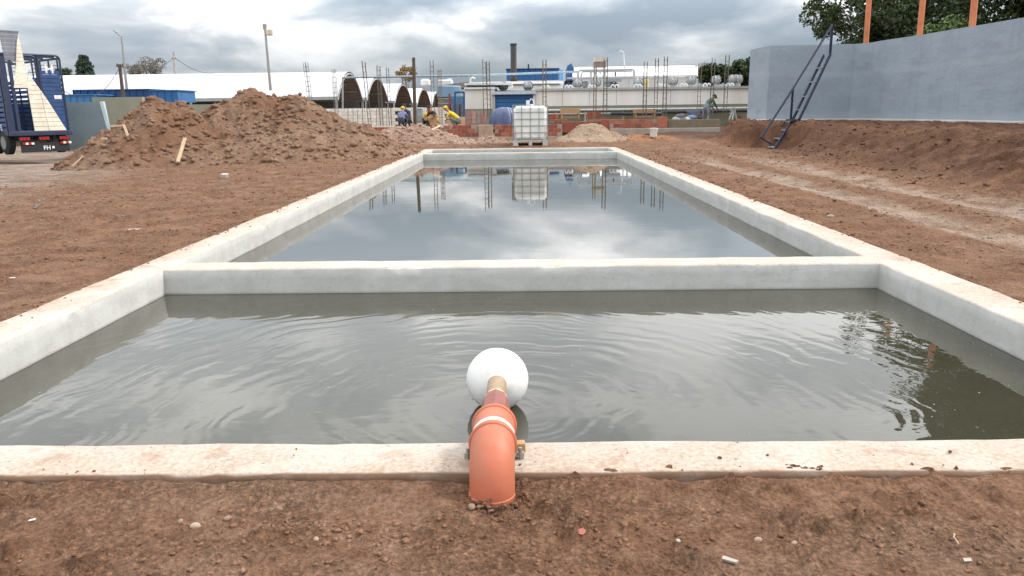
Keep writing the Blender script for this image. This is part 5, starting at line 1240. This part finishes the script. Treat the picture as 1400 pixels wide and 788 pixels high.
# ================================================================ PEOPLE
SKIN = mat('skin', (.36, .20, .13), .55, .1, 20); HAIR = mat('dark_hair', (.02, .016, .013), .7)
def person(base, J, label, shirt, trousers, cap=None, capmat=None, face=1, hat='cap', rz=0):
    # J: joints in metres, person space (x right, y away from camera, z up)
    bones = [('pelvis', 'waist', 1), ('waist', 'chest', 0), ('chest', 'neck', 0), ('neck', 'head', 2), ('head', 'crown', 2)]
    for s in 'lr': bones += [('chest', 'sh'+s, 0), ('sh'+s, 'el'+s, 0), ('el'+s, 'wr'+s, 2 if shirt[1] else 0), ('wr'+s, 'ha'+s, 2), ('pelvis', 'hip'+s, 1), ('hip'+s, 'kn'+s, 1), ('kn'+s, 'an'+s, 1), ('an'+s, 'to'+s, 3)]
    rad = dict(pelvis=.15, waist=.145, chest=.165, neck=.06, head=.095, crown=.085)
    for s in 'lr': rad.update({'sh'+s: .075, 'el'+s: .052, 'wr'+s: .035, 'ha'+s: .038, 'hip'+s: .105, 'kn'+s: .072, 'an'+s: .05, 'to'+s: .045})
    names = list(rad); idx = {n: i for i, n in enumerate(names)}
    rot = Matrix.Rotation(rz, 3, 'Z'); Jv = {n: rot @ Vector(J[n]) for n in names}
    me = bpy.data.meshes.new('p'); me.from_pydata([Jv[n] for n in names], [(idx[a], idx[b]) for a, b, _ in bones], [])
    o = bpy.data.objects.new('p', me); COL.objects.link(o); sk = o.modifiers.new('s', 'SKIN'); sk.use_smooth_shade = True; su = o.modifiers.new('u', 'SUBSURF'); su.levels = 1; su.render_levels = 1
    for n in names: me.skin_vertices[0].data[idx[n]].radius = (rad[n], rad[n]*(.8 if n in ('chest', 'waist', 'pelvis') else 1))
    me.skin_vertices[0].data[0].use_root = True
    dg = bpy.context.evaluated_depsgraph_get(); dg.update(); bm_me = bpy.data.meshes.new_from_object(o.evaluated_get(dg)); bpy.data.objects.remove(o)
    # fingers joined to the same mesh
    bm = bmesh.new(); bm.from_mesh(bm_me); mb = MB()
    for s in 'lr':
        h = Jv['ha'+s]; d = (h-Jv['wr'+s]).normalized(); sd_ = d.cross(Vector((0, 0, 1)));
        if sd_.length < .1: sd_ = Vector((1, 0, 0))
        sd_.normalize(); dn = Vector((0, 0, -1))
        for k, L in enumerate((.07, .085, .08, .065)):
            b0 = h+sd_*(k-1.5)*.02; mb.tube([b0, b0+d*L*.6, b0+d*L*.85+dn*L*.35], [.010, .009, .007], 6)
        mb.tube([h-d*.03+sd_*.03, h+sd_*.06, h+sd_*.065+d*.03], [.011, .010, .008], 6)
    me2 = bpy.data.meshes.new('person_body'); bm.to_mesh(me2); nv = len(bm.verts); bm.free()
    V = [v.co.copy() for v in me2.vertices]+[Vector(v) for v in mb.v]; Fs = [tuple(p.vertices) for p in me2.polygons]+[tuple(i+nv for i in f) for f in mb.f]
    mi = []
    for f in Fs:
        c = sum((V[i] for i in f), Vector())/len(f); best = 9; bi = 2
        if f[0] >= nv: mi.append(2); continue
        for a, b, m_ in bones:
            p, q = Jv[a], Jv[b]; t = max(0, min(1, (c-p).dot(q-p)/max((q-p).length_squared, 1e-6))); dd = (c-p-(q-p)*t).length-(rad[a]+(rad[b]-rad[a])*t)
            if dd < best: best = dd; bi = m_
        mi.append(bi)
    fin = bpy.data.meshes.new('body'); fin.from_pydata(V, [], Fs)
    for q in (shirt[0], trousers, SKIN, mat('work_boots', (.05, .035, .025), .8)): fin.materials.append(q)
    fin.polygons.foreach_set('material_index', mi); fin.shade_smooth()
    root = thing('person', base, label, 'person'); ob = bpy.data.objects.new('body', fin); link(ob, root)
    # face, hair and headgear
    hd = Jv['head']; cr = Jv['crown']; up = (cr-hd).normalized(); fw = rot @ Vector(J['look']); fw = (fw-up*fw.dot(up)).normalized(); sd2 = fw.cross(up); hc = (hd+cr)/2; O = Vector(base)
    m3 = Matrix((sd2, fw, up)).transposed()
    def at(v): return O+hc+m3 @ Vector(v)
    MB().tube([at((0, .085, .02)), at((0, .112, -.022)), at((0, .085, -.035))], [.010, .017, .012], 6).build('nose', SKIN, root, True)
    for s in (-1, 1):
        MB().sphere(at((s*.034, .088, .018)), .011, 8, 6).build('eye', mat('eye_dark', (.03, .025, .02), .3), root, True)
        MB().sphere(at((s*.097, -.005, -.005)), .026, 8, 6, 0, (.5, .8, 1)).build('ear', SKIN, root, True)
    MB().bar(at((-.025, .090, -.055)), at((.025, .090, -.055)), .008, .008).build('mouth', mat('lips', (.25, .09, .07), .6), root)
    vs = []; fs = []; n, m = 18, 9; r = .112
    for j in range(m+1):
        ph = (.58 if hat == 'cap' else .68)*math.pi*j/m
        for k in range(n): t = 2*math.pi*k/n; cut = 1.0-(.34 if math.sin(t) > .2 else 0)*(j/m); p_ = ph*cut; vs.append(at((r*math.sin(p_)*math.cos(t), r*1.08*math.sin(p_)*math.sin(t), .018+r*1.05*math.cos(p_))))
    fs = [(j*n+k, j*n+(k+1) % n, (j+1)*n+(k+1) % n, (j+1)*n+k) for j in range(m) for k in range(n)]
    MB().add(vs, fs).build('cap' if capmat else 'hair', capmat or HAIR, root, True)
    if capmat and hat == 'cap': MB().poly([at((-.085, .075, .045)), at((.085, .075, .045)), at((.06, .175, .030)), at((-.06, .175, .030))], m3 @ Vector((0, 0, .012))).build('cap_peak', capmat, root)
def crouch(lean=.35, arm=.35, side=0.0, turn=1, h=1.0):
    # squatting on the heels, arms forward; y is the way the person faces
    J = dict(pelvis=(0, 0, .30), waist=(0, .05, .45), chest=(side*.5, .05+lean*.42, .66), neck=(side*.7, .07+lean*.62, .80), head=(side, .10+lean*.75, .885), crown=(side, .12+lean*.8, .985), look=(0, 1, -.25*1))
    for s, q in (('l', -1), ('r', 1)):
        J.update({'sh'+s: (q*.185+side*.5, .07+lean*.44, .70), 'el'+s: (q*.24+side*.4, .20+lean*.5, .50), 'wr'+s: (q*.14, .36+arm*.5, .42), 'ha'+s: (q*.10, .42+arm*.55, .38), 'hip'+s: (q*.11, .02, .29), 'kn'+s: (q*.19, .42, .46), 'an'+s: (q*.16, .14, .09), 'to'+s: (q*.18, .33, .04)})
    return {k: tuple(np.array(v)*h) if k != 'look' else v for k, v in J.items()}
def stoop():
    J = dict(pelvis=(0, 0, .90), waist=(.0, .08, 1.03), chest=(.0, .28, 1.22), neck=(0, .40, 1.33), head=(0, .47, 1.38), crown=(0, .54, 1.47), look=(0, 1, -.7))
    for s, q in (('l', -1), ('r', 1)): J.update({'sh'+s: (q*.18, .30, 1.25), 'el'+s: (q*.22, .42, 1.0), 'wr'+s: (q*.14, .60, .86), 'ha'+s: (q*.12, .66, .80), 'hip'+s: (q*.11, 0, .88), 'kn'+s: (q*.14, .06*q+.05, .48), 'an'+s: (q*.15, -.06*q, .09), 'to'+s: (q*.17, .16-.06*q, .04)})
    return J
def cloth(n, c): return mat(n, c, .85, .25, 9, .01, 18)
g0 = gzs(-4, 29)+.12
def at_px(px, py, Yd): p = P(px, py, Yd); return (p.x, p.y, p.z)
person(at_px(549, 175, 39.30), crouch(.30, .3, .0, 1, 1.0), 'worker crouching with back turned, blue-grey shirt and yellow cap', (cloth('shirt_bluegrey', (.16, .19, .29)), False), cloth('trousers_navy', (.05, .055, .075)), True, cloth('cap_yellow', (.62, .45, .05)), rz=-.15)
person(at_px(560, 176, 40.94), crouch(.15, .3, .05, 1, 1.22), 'worker in navy with dark woollen hat behind the blue-grey shirt', (cloth('jacket_navy', (.045, .05, .10)), False), cloth('trousers_dark', (.05, .05, .055)), True, cloth('beanie_dark', (.035, .035, .045)), hat='beanie', rz=2.6)
person(at_px(597, 174, 39.44), crouch(.55, .4, .0, 1, 1.0), 'worker crouched behind a tan board, dark hair and dark top', (cloth('top_dark', (.045, .04, .04)), True), cloth('trousers_mustard', (.55, .36, .06)), None, None, rz=2.5)
person(at_px(628, 175, 39.71), crouch(.75, .4, .0, 1, 1.04), 'worker in bright yellow shirt and cap crouching over the brick wall', (cloth('shirt_yellow', (.74, .50, .02)), True), cloth('trousers_grey_green', (.15, .18, .17)), True, cloth('cap_bright_yellow', (.80, .56, .03)), rz=1.25)
person(at_px(964, 172, 39.98), stoop(), 'standing worker in green top and dark cap, stooping by the rebar', (cloth('top_green', (.045, .12, .075)), False), cloth('trousers_grey', (.23, .25, .28)), True, cloth('cap_dark', (.03, .03, .035)), rz=-1.1)
person(at_px(580, 176, 43.79), crouch(.2, .3, 0, 1, 1.15), 'half hidden worker in yellow vest right of the timber pole', (cloth('vest_orange', (.62, .36, .05)), True), cloth('trousers_dark', (.05, .05, .055)), True, cloth('cap_grey', (.30, .30, .30)), rz=-1.8)
o = pxbox('tan_board', 587.5, 597.5, 157, 172, 39.0, .04, mat('board_tan', (.50, .28, .15), .8, .15, 8), None, .008); tag(o, 'tan square board held upright before the crouched worker', 'board')
o = pxbox('grey_drum', 568, 578, 147, 168, 43.8, .5, mat('drum_grey', (.30, .33, .33), .6, .2, 4), None, .06); tag(o, 'grey upright cabinet just right of the timber pole', 'cabinet')

# ================================================================ TREES
def leaf_cloud(centers, radii, per, size, flat=.8):
    n = len(centers)*per; C = np.repeat(np.array(centers), per, 0); Rr = np.repeat(np.array(radii), per)
    d = rng.normal(0, 1, (n, 3)); d /= np.linalg.norm(d, axis=1)[:, None]; rr = Rr*rng.uniform(.25, 1.0, n)**.6
    p = C+d*rr[:, None]*np.array([1, 1, flat])
    a = rng.normal(0, 1, (n, 3)); a /= np.linalg.norm(a, axis=1)[:, None]; b = np.cross(a, rng.normal(0, 1, (n, 3))); b /= np.linalg.norm(b, axis=1)[:, None]
    s = size*rng.uniform(.6, 1.3, n)[:, None]
    V = np.stack([p-a*s, p-b*s*.45, p+a*s, p+b*s*.45], 1).reshape(-1, 3)
    return V, np.arange(n*4).reshape(-1, 4)
BARK = mat('bark', (.10, .08, .062), .9, .3, 4, .02, 8)
def tree(name, base, h, crown, label, lm, per=90, nclump=70, lsize=.2, trunk_r=.25, clump_r=.9, seed=1, bare=False, limbs=9, group=None, low=.25):
    r = np.random.default_rng(seed); root = thing(name, base, label, 'tree', group); B = Vector(base)
    cx, cy, cz, ca, cb, cc = crown           # crown centre offset and semi-axes
    mb = MB(); top = B+Vector((cx*.5, cy*.5, cz+cc*.4)); mid = B+Vector((cx*.2+r.normal(0, .2), cy*.2, h*.3))
    pts = [B-Vector((0, 0, .3)), B+(mid-B)*.5, mid, (mid+top)/2+Vector((r.normal(0, .3), r.normal(0, .3), 0)), top]; mb.tube(pts, [trunk_r, trunk_r*.85, trunk_r*.7, trunk_r*.45, trunk_r*.12], 9)
    cl = []
    while len(cl) < nclump:
        d = r.uniform(-1, 1, 3)
        q = np.linalg.norm(d)
        if q > 1 or q < (.30 if nclump > 60 else .0): continue
        lump = 1+.28*pn1(d[0]*2.2+seed, d[1]*2.2+d[2]*1.7)
        cl.append((B.x+cx+d[0]*ca*lump, B.y+cy+d[1]*cb*lump, B.z+cz+d[2]*cc*lump))
    for k in range(limbs):
        e = Vector(cl[(k*7) % len(cl)]); t = r.uniform(.3, .85); s0 = pts[2]+(pts[4]-pts[2])*max(0, t-.3); m_ = s0+(e-s0)*.5+Vector((r.normal(0, .2), r.normal(0, .2), .1*h*.3)); mb.tube([s0, m_, e], [trunk_r*.35, trunk_r*.22, trunk_r*.06], 6)
        if bare:
            for q in range(9):
                f = Vector(cl[int(r.integers(0, len(cl)))]); f = e+(f-e)*.45; mb.tube([m_+(e-m_)*r.uniform(.1, 1), f], [trunk_r*.10, trunk_r*.03], 4)
    mb.build('trunk', BARK, root, True)
    V, Fc = leaf_cloud(cl, r.uniform(.6, 1.25, nclump)*clump_r, per, lsize); o = soup('crown', V-np.array(base), Fc, lm, root)
DARKL = leaf_material('leaf_dark', (.020, .034, .012), (.055, .078, .026)); MIDL = leaf_material('leaf_mid', (.028, .048, .015), (.085, .115, .038)); OLIVE = leaf_material('leaf_olive', (.035, .048, .02), (.095, .105, .045))
def gb(x, y, z=-.4): return (x, y, z)
tree('tall_tree', gb(27.5, 41), 23, (0, 0, 14.5, 5.8, 5, 10.6), 'tallest dark tree behind the grey wall, filling the upper right corner', DARKL, 230, 330, .19, .5, 1.3, 3, limbs=14)
tree('tall_tree', gb(33.5, 38), 21, (0, 0, 11.5, 5.0, 5, 9.2), 'dark tree behind the rightmost orange pipe at the picture edge', DARKL, 220, 170, .17, .45, 1.25, 5, limbs=12)
tree('tall_tree', gb(22.5, 44), 15, (0, 0, 9.2, 3.6, 3.4, 5.2), 'open dark tree with sky gaps between the first two orange pipes', MIDL, 120, 70, .15, .32, .85, 8, limbs=12)
tree('spreading_tree', gb(19.3, 43.5), 9, (-.6, 0, 6.3, 3.6, 3, 1.6), 'low spreading tree above the wall beside the blue stair', MIDL, 130, 50, .12, .26, .6, 11, limbs=10)
tree('spreading_tree', gb(20.5, 46), 11, (0, 0, 8.2, 3.0, 3, 2.2), 'feathery tree rising behind the first orange pipe', MIDL, 120, 42, .14, .26, .65, 19, limbs=10)
tree('shrub_tree', gb(17.5, 33.5), 5, (0, 0, 4.0, 1.3, 1, .8), 'small bright green bush top just over the wall between posts', leaf_material('leaf_bright', (.05, .085, .02), (.12, .17, .05)), 90, 22, .12, .1, .5, 21, limbs=6)
tree('shrub_tree', gb(21.0, 40.5), 6.5, (0, 0, 4.8, 4.6, 1.6, 1.5), 'dense dark undergrowth just above the wall top at right', DARKL, 150, 70, .13, .15, .7, 23, limbs=6)
b_ = P(977, 110, 88); tree('round_tree', (b_.x, b_.y, -.4), 7, (0, 0, P(977, 102, 88).z+.4, 1.75, 1.6, 1.15), 'round dark green tree behind the hall at right', DARKL, 80, 40, .2, .2, .6, 31, limbs=6)
b_ = P(1018, 105, 80); tree('round_tree', (b_.x, b_.y, -.4), 7.5, (0, 0, P(1018, 100, 80).z+.4, 1.6, 1.6, 1.4), 'dark green tree touching the left end of the grey wall', DARKL, 80, 46, .2, .2, .6, 33, limbs=6)
def conifer():
    b = P(117, 104, 85); z = -.4; h = P(113, 75, 85).z+.4; root = thing('conifer', (b.x, b.y, z), 'dark conifer peeking over the white shed roof at left', 'tree'); MB().tube([(b.x, b.y, z), (b.x, b.y, z+h*.95)], [.25, .03], 8).build('trunk', BARK, root)
    cl = []; rr = []
    for k in range(80): t = rng.uniform(0, 1)**.8; a = rng.uniform(0, 6.28); r_ = (1-t)*2.1*rng.uniform(.5, 1.05); cl.append((b.x+r_*math.cos(a), b.y+r_*math.sin(a), z+h*(.45+.55*t)-.15*r_)); rr.append(.42)
    V, Fc = leaf_cloud(cl, rr, 70, .16, .5); soup('crown', V-np.array((b.x, b.y, z)), Fc, leaf_material('needle', (.022, .040, .028), (.06, .085, .055)), root)
conifer()
TWIG = leaf_material('twig_brown', (.10, .085, .065), (.20, .165, .125)); AUT = leaf_material('leaf_autumn', (.16, .095, .035), (.30, .19, .085))
b_ = P(207, 104, 95); tree('bare_tree', (b_.x, b_.y, -.4), 7, (0, 0, P(207, 91, 95).z+.4, 2.3, 2, 1.05), 'leafless brown tree over the white shed, left of the concrete pole', TWIG, 34, 34, .12, .18, .6, 41, True, 14)
b_ = P(184, 104, 92); tree('bare_tree', (b_.x, b_.y, -.4), 6, (0, 0, P(184, 95, 92).z+.4, 1.0, 1, .7), 'smaller leafless tree just right of the bent lamp post', TWIG, 34, 20, .12, .14, .5, 43, True, 10)
b_ = P(556, 108, 130); tree('autumn_tree', (b_.x, b_.y, -.4), 7, (0, 0, P(556, 101, 130).z+.4, 1.7, 1.6, 1.1), 'orange-brown autumn tree top above the third arched shed', AUT, 60, 30, .18, .2, .55, 45, limbs=6)
b_ = P(88, 108, 90); tree('round_tree', (b_.x, b_.y, -.4), 6, (0, 0, P(88, 102, 90).z+.4, .9, 1, .8), 'small dark tree top just right of the truck', DARKL, 60, 14, .16, .15, .5, 47, limbs=5)
